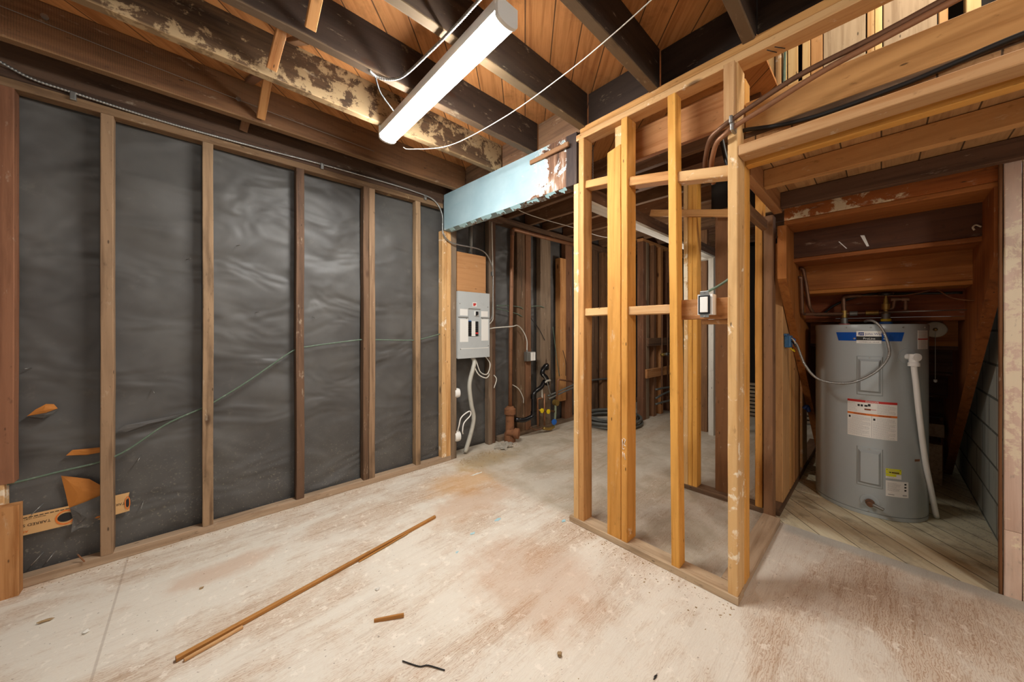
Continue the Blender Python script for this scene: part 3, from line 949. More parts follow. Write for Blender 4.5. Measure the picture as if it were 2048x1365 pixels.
# white light switch in its box
t = empty('light_switch', (1.785, 0.556, 1.27), 'white rocker light switch in an open box between the partition studs', 'light switch')
crate('switch_box', (1.735, 1.79), (0.524, 0.588), (1.274, 1.37), M['white'], t, 0.002)
crate('mounting_strap', (1.731, 1.7345), (0.538, 0.576), (1.262, 1.384), M['steel'], t, 0.001)
crate('rocker', (1.722, 1.731), (0.541, 0.574), (1.285, 1.357), M['white'], t, 0.002)
crate('rocker_frame', (1.727, 1.7315), (0.533, 0.582), (1.278, 1.364), M['black_plastic'], t, 0.001)
for zz in (1.266, 1.379):
    lathe('screw', [(0, 0.004), (0.002, 0.004), (0.003, 0.002)], (1.731, 0.557, zz), (-1, 0, 0), M['steel_dull'], t, 10)
tag(tube('switch_cable', [(1.80, 0.452, 1.46), (1.79, 0.475, 1.435), (1.785, 0.52, 1.405), (1.775, 0.556, 1.385), (1.77, 0.562, 1.371)], 0.006, M['cable_green']),
    'short green cable entering the top of the white switch box', 'cable')

# short header behind the partition and the inner partition
tag(bx('header_board', (1.895, 1.93), (0.468, 1.06), (2.20, 2.385), M['fir_red'], 'Y', jit=0.005), 'rough ragged board behind the partition near the top', 'board')
tag(bx('header_board', (1.90, 1.93), (0.468, 0.80), (2.388, 2.43), M['fir_red'], 'Y'), 'narrow orange board on top of the rough board behind the partition', 'board')
tag(bx('inner_sill', (2.730, 2.825), (0.525, 1.06), (0, 0.036), M['stud_dark'], 'Y'), 'dark sill plate of the inner wall behind the partition', 'timber plate')
stud('inner_stud', 'left stud of the tripled orange post in the inner wall', (2.732, 2.82), (0.995, 1.025), (0.036, 2.40), M['fir_pale'])
stud('inner_stud', 'middle stud of the tripled orange post in the inner wall', (2.732, 2.82), (0.964, 0.993), (0.036, 2.42), M['fir'])
stud('inner_stud', 'right knotty stud of the tripled orange post in the inner wall', (2.732, 2.82), (0.930, 0.962), (0.036, 2.42), M['fir'])
stud('inner_jamb_board', 'smooth brown door jamb board of the inner wall', (2.79, 2.825), (0.69, 0.826), (0.036, 2.08), M['jamb'])
stud('inner_stud', 'pale knotty stud of the inner wall beside the closet post', (2.73, 2.82), (0.531, 0.571), (0.036, 2.40), M['fir'])
tag(lum('inner_header', (2.715, 1.27, 2.155), (2.715, 0.60, 1.985), 0.05, 0.03, (0, 0, 1), M['fir_red']), 'slightly sloping orange rail across the inner wall', 'rail')
tag(bx('inner_top_plate', (2.73, 2.82), (0.525, 1.40), (2.40, 2.44), M['red_wood'], 'Y'), 'brown top plate over the inner wall studs', 'timber plate')

# white painted beam and door trim in the rear rooms
t = empty('white_door_beam', (3.1, 1.32, 2.03), 'long beam with a white painted underside crossing the rear room', 'beam')
bx('beam_wood', (1.90, 4.33), (1.285, 1.372), (2.05, 2.14), M['block_dust'], 'X', t)
bx('painted_underside', (1.90, 4.33), (1.283, 1.374), (2.030, 2.0495), M['white_wood'], 'X', t)
t = empty('door_frame', (4.38, 1.33, 0), 'white painted door frame post standing at the far side of the rear room', 'door frame')
bx('post', (4.345, 4.43), (1.302, 1.358), (0, 2.045), M['white_wood'], 'Z', t)
bx('head', (4.345, 4.43), (1.36, 1.62), (2.03, 2.11), M['white_wood'], 'Y', t)
stud('rear_stud', 'brown stud just left of the white door frame post', (4.44, 4.50), (1.40, 1.47), (0, 2.40), M['red_wood'])

# shower wall framing far back
SW = [((4.385, 4.47), 0.0, 'paint-spotted end stud of the far shower wall', 'red_wood'), ((4.48, 4.56), 0, 'grey stud doubled with the paint-spotted end stud', 'stud_grey'),
      ((4.70, 4.78), 0, 'second stud of the far shower wall', 'red_wood'), ((4.92, 5.0), 0, 'third stud of the far shower wall', 'fir_red'), ((5.2, 5.27), 0, 'last visible stud of the far shower wall', 'red_wood')]
for xr, z0, lab, m in SW:
    stud('shower_stud', lab, xr, (2.16, 2.245), (z0, 2.40), M[m])
tag(bx('shower_top_plate', (4.385, 5.9), (2.16, 2.245), (2.40, 2.44), M['fir_red'], 'X'), 'orange plate over the far shower wall studs', 'timber plate')
tag(bx('shower_block', (4.48, 5.3), (2.130, 2.158), (0.99, 1.10), M['stud_dark'], 'X'), 'upper dark backing board across the far shower wall', 'blocking')
tag(bx('shower_block', (4.44, 5.3), (2.130, 2.158), (0.56, 0.68), M['fir_red'], 'X'), 'lower orange backing board across the far shower wall', 'blocking')
t = empty('shower_valve', (5.05, 2.10, 0.75), 'tarnished shower valve and riser pipes in the far shower wall', 'pipework')
tube('riser_pipe', [(4.86, 2.12, 0.15), (4.87, 2.12, 0.86), (4.88, 2.12, 1.55)], 0.010, M['copper_dark'], t, 8)
tube('riser_pipe', [(5.06, 2.12, 0.25), (5.06, 2.12, 1.9)], 0.010, M['copper_dark'], t, 8, False)
tube('valve_body', [(4.84, 2.11, 0.86), (5.10, 2.11, 0.87)], 0.022, M['brass'], t, 10, False)
for xx in (4.88, 5.05):
    lathe('valve_handle', [(0, 0.008), (0.03, 0.008), (0.032, 0.026), (0.05, 0.026), (0.052, 0.01)], (xx, 2.09, 0.87), (0, -1, 0), M['steel'], t, 12)
for i, (z, zb) in enumerate([(0.40, 0.36), (0.28, 0.33), (0.20, 0.17)]):
    tag(tube('grey_pipe', [(4.60, 2.085, z), (4.9, 2.085, (z + zb) / 2 + 0.01), (5.4, 2.085, zb)], 0.014, M['hose']),
        ['upper grey pipe running across the far shower wall studs', 'middle grey pipe running across the far shower wall studs', 'lowest grey pipe running across the far shower wall studs'][i], 'pipe')
# lath wall far behind
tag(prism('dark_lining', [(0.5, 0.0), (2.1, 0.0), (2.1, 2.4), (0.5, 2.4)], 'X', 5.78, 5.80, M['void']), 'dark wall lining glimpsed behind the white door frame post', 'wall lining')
for i in range(9):
    zz = 0.02 + i * 0.052
    tag(bx('lath', (5.70, 5.712), (0.6, 2.1), (zz, zz + 0.036), M['lath'], 'Y', seg=4), 'narrow old lath low on the far wall behind the white door frame', 'lath', 'laths on the far wall')
# hose coil
hv = []
nt = 6
cxh, cyh = 3.97, 2.40
for i in range(nt * 28 + 1):
    a = 2 * math.pi * i / 28
    lap = i / 28
    r = 0.36 + 0.05 * math.sin(lap * 2.1) + 0.025 * noise.noise((lap * 2.5, 0, 3))
    hv.append((cxh + r * math.cos(a) + 0.02 * math.sin(lap * 3), cyh + r * 0.92 * math.sin(a), 0.020 + 0.017 * lap + 0.006 * noise.noise((lap * 4, 2, 0))))
tag(tube('hose_coil', hv, 0.016, M['hose'], None, 10, False), 'coil of grey hose lying on the rear room floor', 'hose')

# ------------------------------------------------------------------ electrical panel and wall services
t = empty('electrical_panel', (2.0, 2.75, 0.936), 'grey electrical breaker panel mounted between studs under the plywood', 'breaker panel')
crate('case', (1.81, 2.188), (2.712, 2.86), (0.938, 1.574), M['metal_grey'], t, 0.003)
PX0, PX1 = 1.809, 2.19


def pu(u):
    return PX0 + (u - 88) / 324 * (PX1 - PX0)


def pv(v):
    return 1.575 - (v - 540) / 695 * 0.639


def cover_ring():
    # door with a rectangular window cut into it
    xs = [PX0, pu(188), pu(315), PX1]
    zs = [0.936, pv(1010), pv(712), 1.575]
    bm = bmesh.new()
    g = {}
    for i, x in enumerate(xs):
        for j, z in enumerate(zs):
            g[i, j] = bm.verts.new((x - 2.0, 0, z - 0.936))
    for i in range(3):
        for j in range(3):
            if (i, j) != (1, 1):
                bm.faces.new((g[i, j], g[i + 1, j], g[i + 1, j + 1], g[i, j + 1]))
    r = bmesh.ops.extrude_face_region(bm, geom=bm.faces[:])
    for v in r['geom']:
        if isinstance(v, bmesh.types.BMVert):
            v.co.y -= 0.012
    bmesh.ops.recalc_face_normals(bm, faces=bm.faces)
    me = bpy.data.meshes.new('cover')
    bm.to_mesh(me)
    bm.free()
    return link('cover', me, M['metal_grey'], t, Matrix.Translation((2.0, 2.711, 0.936)))


cover = cover_ring()


def rect(name, u0, u1, v0, v1, mat, parent, y=2.698, th=0.0014):
    return crate(name, (pu(u0), pu(u1)), (y, y + th), (pv(v1), pv(v0)), mat, parent, 0)


rect('label_card', 106, 182, 722, 790, M['offwhite'], t)
rect('label_card', 318, 392, 735, 795, M['offwhite'], t)
rect('label_card', 106, 187, 826, 1064, M['offwhite'], t)
rect('label_card', 322, 397, 822, 1055, M['offwhite'], t)
lg = rect('logo_sticker', 231, 273, 645, 691, M['offwhite'], t)
flat('logo_mark', [(pu(237), 2.6975, pv(655)), (pu(266), 2.6975, pv(655)), (pu(266), 2.6975, pv(668)), (pu(254), 2.6975, pv(684)), (pu(237), 2.6975, pv(684))], M['red'], lg)
rect('cover_seam', 90, 188, 803, 815, M['steel_dull'], t, 2.6982, 0.001)
rect('cover_seam', 316, 410, 803, 815, M['steel_dull'], t, 2.6982, 0.001)
rect('cover_seam', 112, 398, 1130, 1136, M['offwhite'], t, 2.6985, 0.001)
rect('main_breaker', 258, 293, 740, 786, M['offwhite'], t, 2.699, 0.013)
for k in range(3):
    rect('breaker_switch', 263 + 9 * k, 270 + 9 * k, 742, 786 - 4 * k, M['black_plastic'], t, 2.694, 0.006)
rect('breaker_strip', 222, 262, 845, 1005, M['offwhite'], t, 2.702, 0.01)
for k in range(8):
    v0 = 848 + k * 19.5
    rect('breaker', 191, 221, v0, v0 + 17, M['black_plastic'], t, 2.700, 0.012)
    rect('breaker', 263, 291, v0, v0 + 17, M['black_plastic' if k != 6 else 'red'], t, 2.700, 0.012)
rect('breaker_strip', 192, 219, 841, 848, M['blue'], t, 2.6995, 0.01)
for (u, v) in [(105, 668), (392, 688), (170, 818), (336, 818), (112, 1138), (398, 1112)]:
    lathe('screw', [(0, 0.005), (0.002, 0.005), (0.003, 0.002)], (pu(u), 2.699, pv(v)), (0, -1, 0), M['steel_dull'], t, 8)
tag(bx('backing_board', (1.822, 2.168), (2.735, 2.752), (1.578, 1.955), M['ply'], 'X', jit=0.0006, warp=0), 'square tan plywood board mounted above the electrical panel', 'board')
tag(tube('service_mast', [(2.02, 2.79, 1.95), (2.02, 2.79, 2.36)], 0.020, M['steel_dull'], None, 12, False), 'grey conduit pipe dropping behind the plywood above the panel', 'conduit')

# armoured cable along the top plate then down to the panel
t = empty('armoured_cable', (0, 2.70, 2.38), 'silver armoured cable strung along the top plate and down to the electrical panel', 'cable')
AC = [(-0.80, 2.70, 2.50), (-0.70, 2.70, 2.435), (-0.644, 2.70, 2.413), (-0.56, 2.70, 2.38), (-0.441, 2.70, 2.372), (-0.123, 2.702, 2.36), (0.252, 2.702, 2.367), (0.661, 2.702, 2.384), (1.07, 2.702, 2.39),
      (1.369, 2.70, 2.386), (1.55, 2.695, 2.359), (1.625, 2.68, 2.25), (1.632, 2.675, 2.083), (1.70, 2.685, 2.02), (1.80, 2.685, 2.005), (2.02, 2.69, 2.006), (2.139, 2.70, 1.978), (2.225, 2.72, 1.894), (2.269, 2.74, 1.793), (2.28, 2.76, 1.45), (2.255, 2.75, 1.332), (2.186, 2.745, 1.282)]
tube('armour', AC, 0.0068, M['steel'], t, 8, True, 8, ribs=0.011)
for (x, z, yy) in [(-0.441, 2.365, 2.705), (0.661, 2.379, 2.705), (1.47, 2.37, 2.70), (2.262, 1.80, 2.745)]:
    crate('cable_clip', (x - 0.010, x + 0.010), (yy - 0.012, yy + 0.012), (z - 0.03, z + 0.012), M['steel'], t, 0.003)
tag(tube('white_cable', [(2.276, 2.77, 2.34), (2.278, 2.765, 2.137), (2.287, 2.765, 1.795), (2.290, 2.765, 1.372), (2.262, 2.76, 1.293), (2.186, 2.75, 1.249)], 0.006, M['cable_white']), 'white cable dropping from above beside the panel', 'cable')
tag(tube('white_cable', [(2.186, 2.74, 1.213), (2.288, 2.74, 1.23), (2.503, 2.70, 1.247), (2.618, 2.74, 1.258), (2.722, 2.765, 1.206), (2.79, 2.765, 1.098), (2.795, 2.765, 0.965)], 0.006, M['cable_white']),
    'white cable curving from the panel across to the small switch box', 'cable')
t = empty('switch_box', (2.845, 2.77, 0.848), 'small grey metal box with two white switches on the reddish stud', 'switch box')
crate('metal_box', (2.77, 2.905), (2.735, 2.789), (0.85, 0.958), M['steel_dull'], t, 0.004)
for k in range(2):
    crate('switch', (2.825 + 0.04 * k, 2.858 + 0.04 * k), (2.728, 2.736), (0.856, 0.95), M['white'], t, 0.002)
lathe('cable_connector', [(0, 0.012), (0.02, 0.012), (0.022, 0.008)], (2.795, 2.765, 0.957), (0, 0, 1), M['steel'], t, 10)

for pts, r, m, lab in [
    ([(2.363, 2.79, 1.469), (2.507, 2.785, 1.476), (2.696, 2.79, 1.47), (2.76, 2.795, 1.45)], 0.005, 'cable_green', 'upper thin green cable between the copper pipe and the wide dark post'),
    ([(2.363, 2.79, 1.439), (2.651, 2.79, 1.393), (2.741, 2.79, 1.363)], 0.005, 'cable_green', 'lower thin green cable crossing behind the copper pipe'),
    ([(2.894, 2.80, 1.486), (3.017, 2.79, 1.497), (3.12, 2.79, 1.485)], 0.005, 'cable_green', 'short green cable stub reaching the wide grey stud'),
    ([(2.894, 2.80, 1.346), (3.017, 2.79, 1.229), (3.128, 2.79, 1.084)], 0.004, 'black_rub', 'thin dark cable slanting down behind the switch box stud'),
    ([(3.28, 2.79, 1.25), (3.33, 2.785, 0.95), (3.40, 2.785, 0.62)], 0.004, 'cable_green', 'green cable slanting down beside the short orange board'),
    ([(3.44, 2.76, 0.95), (3.49, 2.755, 0.80), (3.50, 2.76, 0.62)], 0.004, 'black_rub', 'black cable hanging on the short orange board'),
    ([(2.011, 2.76, 0.938), (2.011, 2.74, 0.918), (2.017, 2.72, 0.842), (2.065, 2.71, 0.761), (2.151, 2.71, 0.724), (2.214, 2.74, 0.743), (2.25, 2.785, 0.75)], 0.006, 'cable_white', 'white cable looping below the panel to the split stud'),
    ([(2.04, 2.76, 0.938), (2.052, 2.74, 0.897), (2.089, 2.72, 0.788), (2.176, 2.72, 0.761), (2.221, 2.73, 0.857), (2.176, 2.75, 0.938)], 0.005, 'cable_white', 'white cable hanging in a closed loop below the panel'),
    ([(1.825, 2.74, 0.22), (1.82, 2.70, 0.305), (1.845, 2.695, 0.383), (1.935, 2.695, 0.424), (1.949, 2.695, 0.384), (1.878, 2.70, 0.322), (1.861, 2.70, 0.25), (1.885, 2.73, 0.21)], 0.006, 'white', 'white cable bent into a kinked loop near the floor'),
    ([(2.323, 2.79, 0.731), (2.35, 2.78, 0.682), (2.323, 2.79, 0.593)], 0.005, 'cable_white', 'short white cable bulging beside the split stud'),
    ([(2.547, 2.77, 0.616), (2.659, 2.765, 0.549), (2.736, 2.77, 0.441), (2.759, 2.785, 0.371)], 0.005, 'cable_white', 'white cable from the copper pipe down over the wide dark post')]:
    tag(tube('cable', pts, r, M[m]), lab, 'cable')
tag(tube('grey_conduit', [(2.02, 2.76, 0.937), (2.02, 2.73, 0.888), (1.996, 2.72, 0.822), (1.955, 2.72, 0.674), (1.984, 2.73, 0.48), (2.02, 2.74, 0.34), (1.984, 2.74, 0.184), (1.926, 2.75, 0.02)], 0.021, M['cable_grey'], None, 14),
    'thick grey conduit curving from the panel down to the floor', 'conduit')
tag(lathe('outlet_box', [(0, 0.046), (0.03, 0.046), (0.05, 0.04), (0.055, 0.02)], (1.80, 2.752, 0.608), (1, -0.25, 0), M['white'], None, 20), 'upper round white box on the grey stud below the panel', 'electrical box')
tag(lathe('outlet_box', [(0, 0.05), (0.035, 0.05), (0.055, 0.044), (0.06, 0.02)], (1.80, 2.752, 0.196), (1, -0.25, 0), M['white'], None, 20), 'lower round white box near the floor on the grey stud', 'electrical box')

# copper drain stack
t = empty('copper_drain', (2.51, 2.74, 0.0), 'tall copper drain pipe with a rusty cleanout at the floor', 'drain pipe')
tube('stack', [(2.512, 2.74, 0.35), (2.52, 2.74, 1.3), (2.540, 2.74, 2.315), (3.05, 2.76, 2.325), (3.75, 2.77, 2.34)], 0.022, M['copper'], t, 14, False, elbow=0.04)
lathe('elbow_fitting', [(0, 0.026), (0.06, 0.026)], (2.539, 2.74, 2.24), (0, 0, 1), M['copper_dark'], t, 14)
lathe('collar', [(0, 0.05), (0.004, 0.062), (0.06, 0.062), (0.066, 0.05), (0.085, 0.04), (0.09, 0.03)], (2.507, 2.74, 0.292), (0, 0, 1), M['rust'], t, 20)
lathe('cleanout_body', [(0, 0.062), (0.09, 0.06), (0.11, 0.048), (0.292, 0.046)], (2.505, 2.74, 0.0), (0, 0, 1), M['rust'], t, 20)
lathe('cleanout_cap', [(-0.08, 0.036), (0, 0.040), (0.003, 0.056), (0.05, 0.056), (0.056, 0.042), (0.058, 0.02)], (2.51, 2.675, 0.10), (0.55, -0.8, -0.05), M['rust'], t, 20)
# concrete rubble at its foot
vs = []
ico = bmesh.new()
bmesh.ops.create_icosphere(ico, subdivisions=3, radius=1)
for v in ico.verts:
    n = 0.7 + 0.6 * noise.noise(v.co * 2.2)
    v.co = Vector((v.co.x * 0.14 * n, v.co.y * 0.09 * n, max(-0.001, v.co.z * 0.06 * n)))
me = bpy.data.meshes.new('rubble')
ico.to_mesh(me)
ico.free()
tag(link('concrete_patch', me, M['conc'], None, Matrix.Translation((2.33, 2.64, 0.0))), 'lump of pale concrete rubble at the foot of the copper drain', 'rubble')

t = empty('black_drain', (2.8, 2.68, 0.2), 'black plastic drain with elbows running from the copper cleanout', 'drain pipe')
tube('pipe_run', [(2.55, 2.70, 0.235), (2.657, 2.68, 0.21), (2.812, 2.68, 0.232), (2.815, 2.68, 0.50), (2.96, 2.69, 0.542), (3.04, 2.72, 0.60)], 0.026, M['abs'], t, 14, False, elbow=0.05)
lathe('hub', [(0, 0.033), (0.05, 0.033)], (2.814, 2.68, 0.235), (0, 0, 1), M['abs'], t, 16)
lathe('hub', [(0, 0.033), (0.05, 0.033)], (2.813, 2.68, 0.43), (0, 0, 1), M['abs'], t, 16)
tube('trap', [(3.12, 2.74, 0.55), (3.09, 2.73, 0.63), (3.02, 2.73, 0.69), (3.04, 2.73, 0.745), (3.10, 2.735, 0.785), (3.13, 2.76, 0.74)], 0.028, M['abs'], t, 14)

t = empty('water_valves', (3.0, 2.68, 0.05), 'cluster of copper water pipes with yellow and blue handled valves', 'pipework')
tube('copper_riser', [(2.91, 2.70, 0.085), (2.90, 2.70, 0.412), (2.985, 2.70, 0.412)], 0.011, M['copper'], t, 10, False, elbow=0.02)
tube('copper_riser', [(3.02, 2.70, 0.085), (3.02, 2.70, 0.46)], 0.011, M['copper'], t, 10, False)
tube('cross_pipe', [(2.90, 2.70, 0.285), (3.19, 2.68, 0.225)], 0.012, M['copper_dark'], t, 10, False)
for (x, z) in [(2.935, 0.277), (3.045, 0.250)]:
    h = lathe('yellow_handle', [(0, 0.012), (0.02, 0.01), (0.022, 0.028), (0.034, 0.030), (0.038, 0.012)], (x, 2.688, z), (0, -1, 0), M['yellow'], t, 6)
tube('copper_arm', [(3.56, 2.70, 0.545), (3.26, 2.69, 0.605), (3.22, 2.68, 0.36)], 0.011, M['copper'], t, 10, False, elbow=0.02)
lathe('gold_valve', [(-0.03, 0.02), (-0.028, 0.036), (0.028, 0.036), (0.03, 0.02)], (3.20, 2.675, 0.33), (0, 1, 0), M['brass'], t, 16)
tube('drain_cock', [(3.195, 2.675, 0.30), (3.185, 2.675, 0.15), (3.16, 2.675, 0.05)], 0.014, M['verdigris'], t, 10)
lathe('blue_handle', [(0, 0.012), (0.02, 0.01), (0.022, 0.034), (0.034, 0.036), (0.038, 0.012)], (3.14, 2.672, 0.115), (-0.3, -1, 0), M['blue'], t, 8)
tube('floor_elbow', [(3.16, 2.675, 0.045), (3.08, 2.675, 0.035), (2.98, 2.68, 0.06)], 0.018, M['brass'], t, 10)
tube('feed_pipe', [(2.80, 2.72, 0.10), (2.88, 2.71, 0.055), (3.02, 2.70, 0.06)], 0.010, M['copper_dark'], t, 8)
tag(tube('grey_supply_hose', [(2.982, 2.70, 0.41), (2.976, 2.70, 0.543), (3.05, 2.70, 0.599), (3.139, 2.715, 0.601)], 0.013, M['cable_grey']), 'light grey hose curving up from the copper valve pipes', 'hose')
tag(tube('steel_rod', [(2.995, 2.705, 0.685), (3.06, 2.70, 0.603), (3.13, 2.70, 0.432)], 0.008, M['steel']), 'thin steel tube slanting below the black trap', 'pipe')
tag(tube('grey_pipe', [(3.095, 2.71, 0.419), (3.30, 2.70, 0.455), (3.60, 2.70, 0.505)], 0.011, M['hose']), 'upper grey pipe slanting right from the valve cluster', 'pipe')
tag(tube('grey_pipe', [(3.104, 2.70, 0.383), (3.32, 2.69, 0.43), (3.60, 2.69, 0.472)], 0.011, M['hose']), 'lower grey pipe slanting right from the valve cluster', 'pipe')
tag(tube('rear_wall_pipe', [(3.70, 2.77, 0.50), (4.2, 2.775, 0.50), (4.7, 2.775, 0.47)], 0.013, M['hose']), 'grey pipe crossing the rear studs right of the first post', 'pipe')

# ------------------------------------------------------------------ ceiling lamp
t = empty('ceiling_lamp', (0.86, 1.48, 2.34), 'long glowing white wraparound ceiling lamp fixed under the joists', 'ceiling lamp')
FY0, FY1 = 0.955, 2.06
FX = 0.862


def wrap(name, prof, y0, y1, mat):
    n = len(prof)
    vs = [(FX + p[0], y, p[1]) for y in (y0, y1) for p in prof]
    fs = [(i, (i + 1) % n, n + (i + 1) % n, n + i) for i in range(n)] + [tuple(range(n)), tuple(range(2 * n - 1, n - 1, -1))]
    return link(name, mesh(name, vs, fs), mat, t)


housing = [(-0.044, 2.438), (0.044, 2.438), (0.048, 2.40), (0.048, 2.388), (-0.048, 2.388), (-0.048, 2.40)]
wrap('housing', housing, FY0, FY1, M['white'])
lens = [(0.046, 2.386), (0.046, 2.372)] + [(0.046 * math.cos(a), 2.372 - 0.018 * math.sin(a)) for a in [math.pi * k / 10 for k in range(1, 10)]] + [(-0.046, 2.372), (-0.046, 2.386)]
wrap('diffuser', lens, FY0 + 0.016, FY1 - 0.016, M['glow'])
cap = [(0.0505, 2.436), (0.0505, 2.372)] + [(0.0505 * math.cos(a), 2.371 - 0.021 * math.sin(a)) for a in [math.pi * k / 10 for k in range(1, 10)]] + [(-0.0505, 2.372), (-0.0505, 2.436)]
wrap('end_cap', cap, FY0 - 0.002, FY0 + 0.015, M['white'])
wrap('end_cap', cap, FY1 - 0.015, FY1 + 0.002, M['white'])
tag(tube('lamp_feed_cable', [(0.80, 0.80, 2.425), (0.77, 0.982, 2.42), (0.764, 1.15, 2.42), (0.755, 1.35, 2.425), (0.735, 1.55, 2.425), (0.70, 1.63, 2.43), (0.645, 1.66, 2.432), (0.60, 1.64, 2.43)], 0.0065, M['steel'], None, 8, True, 8, ribs=0.011),
    'silver armoured cable looping left of the lit ceiling lamp', 'cable')
tag(tube('lamp_wire', [(0.64, 1.67, 2.44), (0.70, 1.75, 2.425), (0.80, 1.82, 2.41)], 0.004, M['black_rub']), 'short dark wire dropping to the left edge of the ceiling lamp', 'cable')
tag(tube('white_bell_wire', [(1.00, 2.13, 2.405), (1.044, 2.11, 2.40), (1.196, 1.875, 2.388), (1.262, 1.425, 2.39), (1.261, 0.999, 2.395), (1.238, 0.727, 2.40), (1.22, 0.50, 2.42), (1.20, 0.30, 2.435)], 0.0024, M['cable_white'], None, 8),
    'thin white wire sagging under the joists right of the ceiling lamp', 'wire')
tag(tube('picture_wire', [(-0.75, 2.49, 2.56), (0.2, 2.495, 2.52), (0.95, 2.495, 2.50)], 0.0015, M['steel_dull'], None, 6), 'hair-thin wire strung along the saw-marked joist', 'wire')
for (x, z) in [(-0.485, 2.58), (0.18, 2.525)]:
    tag(lathe('screw_eye', [(0, 0.004), (0.015, 0.004), (0.017, 0.012), (0.022, 0.012), (0.024, 0.004)], (x, 2.514, z), (0, -1, 0), M['steel'], None, 10), 'small silver hook fixed on the saw-marked joist', 'hook', 'hooks on the saw-marked joist')
tag(tube('rear_thin_wire', [(1.80, 2.0, 2.30), (1.95, 2.0, 2.178), (2.638, 2.0, 2.187), (3.3, 2.0, 2.214), (3.8, 1.98, 2.43)], 0.003, M['cable_white'], None, 6), 'thin pale wire strung behind the blue beam', 'wire')
ch = []
for k in range(34):
    ch.append((1.93 + 0.002 * (k % 2), 1.295 + 0.004 * (k % 2), 2.43 - 0.009 * k))
tag(tube('hanging_chain', ch, 0.004, M['steel'], None, 6, False), 'small chain hanging behind the stud at the end of the blue beam', 'chain')

# ------------------------------------------------------------------ landing, stairs and stairwell above
tag(bx('landing_ledger', (1.738, 1.826), (-1.4, 0.424), (1.966, 2.010), M['fir_pale'], 'Y'), 'bright flat rail nailed to the corner post at the front of the landing', 'rail')
tag(bx('landing_joist', (1.852, 1.90), (-1.4, 0.422), (1.955, 2.048), M['fir'], 'Y'), 'front landing joist directly behind the bright flat rail', 'joist')
tag(bx('landing_joist', (2.20, 2.246), (-0.45, 0.42), (1.955, 2.048), M['fir_red'], 'Y'), 'middle landing joist with reddish stains above the closet', 'joist')
tag(bx('landing_joist', (2.635, 2.68), (-0.45, 0.42), (1.955, 2.048), M['stud_dark'], 'Y'), 'rear greyish landing joist just before the stairs', 'joist')
tag(bx('landing_side_joist', (1.94, 2.70), (0.422, 0.466), (1.94, 2.048), M['fir_red'], 'X'), 'landing side rim running back from the corner post', 'joist')
tag(prism('landing_floor', [(1.83, -1.4), (2.72, -1.4), (2.72, 0.466), (1.83, 0.466)], 'Z', 2.05, 2.07, M['landing_boards']), 'diagonal board sheathing of the landing over the closet', 'landing floor')
tag(bx('landing_brace', (2.15, 2.66), (0.49, 0.522), (1.84, 1.90), M['red_wood'], 'X'), 'short brown brace below the landing rim', 'brace')
tag(bx('stair_riser_board', (1.84, 1.866), (-1.4, 0.42), (2.098, 2.238), M['fir_red'], 'Y'), 'wide smooth orange board above the landing behind the copper pipes', 'board')
tag(bx('stair_nosing', (1.832, 1.90), (-1.4, 0.42), (2.072, 2.096), M['stud_dark'], 'Y'), 'dark cracked strip under the wide smooth orange board', 'board')
# stairs seen from below
st_m = [('stair_paint', 'stair_orange'), ('stair_dark', 'stair_red'), ('stair_orange', 'stair_orange'), ('stair_red', 'stair_red'), ('stair_orange', 'stair_dark'), ('stair_dark', 'stair_dark'), ('stair_dark', 'stair_dark'), ('stair_dark', 'stair_dark')]
ordn = ['topmost', 'second', 'third', 'fourth', 'fifth', 'sixth', 'seventh', 'lowest']
rdesc = ['riser board smeared with white paint at the top of the stairs', 'brown riser board with two white marks, second from the top', 'orange riser board with a knot, third from the top', 'reddish riser board behind the heater pipes',
         'orange riser board carrying the round detector', 'dark riser board below the round detector', 'dark riser board low behind the heater', 'lowest dark riser board deep behind the heater']
tdesc = ['topmost stair tread seen from below', 'stair tread second from the top, seen from below', 'stair tread third from the top, seen from below', 'stair tread just above the heater pipes', 'stair tread above the heater top, behind it',
         'dark stair tread behind the heater', 'dark stair tread low behind the heater', 'lowest dark stair tread behind the heater']
t_pts = []
for n in range(8):
    X = 2.72 + 0.272 * n
    zb = 1.893 - 0.2 * n
    ztop = 2.048 if n == 0 else zb + 0.2
    tag(bx('stair_riser', (X, X + 0.018), (-0.405, 0.415), (zb, ztop), M[st_m[n][0]], 'Y', jit=0.0005, warp=0.0), rdesc[n], 'stair riser')
    tag(bx('stair_tread', (X + 0.0, X + 0.272), (-0.405, 0.415), (zb - 0.026, zb - 0.001), M[st_m[n][1]], 'Y', jit=0.0005, warp=0.0), tdesc[n], 'stair tread')


r2 = [o for o in COL.objects if o.name == 'stair_riser.001'][0]
flat('paint_swipe', [(2.9905, 0.088, 1.785), (2.9905, 0.070, 1.782), (2.9905, 0.050, 1.712), (2.9905, 0.060, 1.712)], M['offwhite'], r2)['label'] = 'white paint swipe'
flat('paint_swipe', [(2.9905, 0.185, 1.765), (2.9905, 0.180, 1.765), (2.9905, 0.145, 1.715), (2.9905, 0.150, 1.715)], M['offwhite'], r2)['label'] = 'thin white paint swipe'


def stringer(y0, y1, label, m):
    top = []
    for n in range(8):
        X = 2.72 + 0.272 * n
        zb = 1.866 - 0.2 * n
        if n == 0:
            top += [(X, zb)]
        top += [(X + 0.271, zb), (X + 0.271, zb - 0.2)]
    top = top[:-1]
    low = [(4.66, 0.0), (4.60, 0.0), (2.72, 1.53)]
    poly = [p for p in top if p[1] > 0.25] + [(4.80, 0.25), (4.80, 0.0), (4.62, 0.0), (2.72, 1.53)]
    o = prism('stair_stringer', poly, 'Y', y0, y1, M[m])
    return tag(o, label, 'stair stringer')


stringer(-0.40, -0.355, 'right notched stair stringer leaning beside the block wall', 'stair_red')
stringer(0.405, 0.45, 'left notched stair stringer above the heater pipes', 'stair_orange')

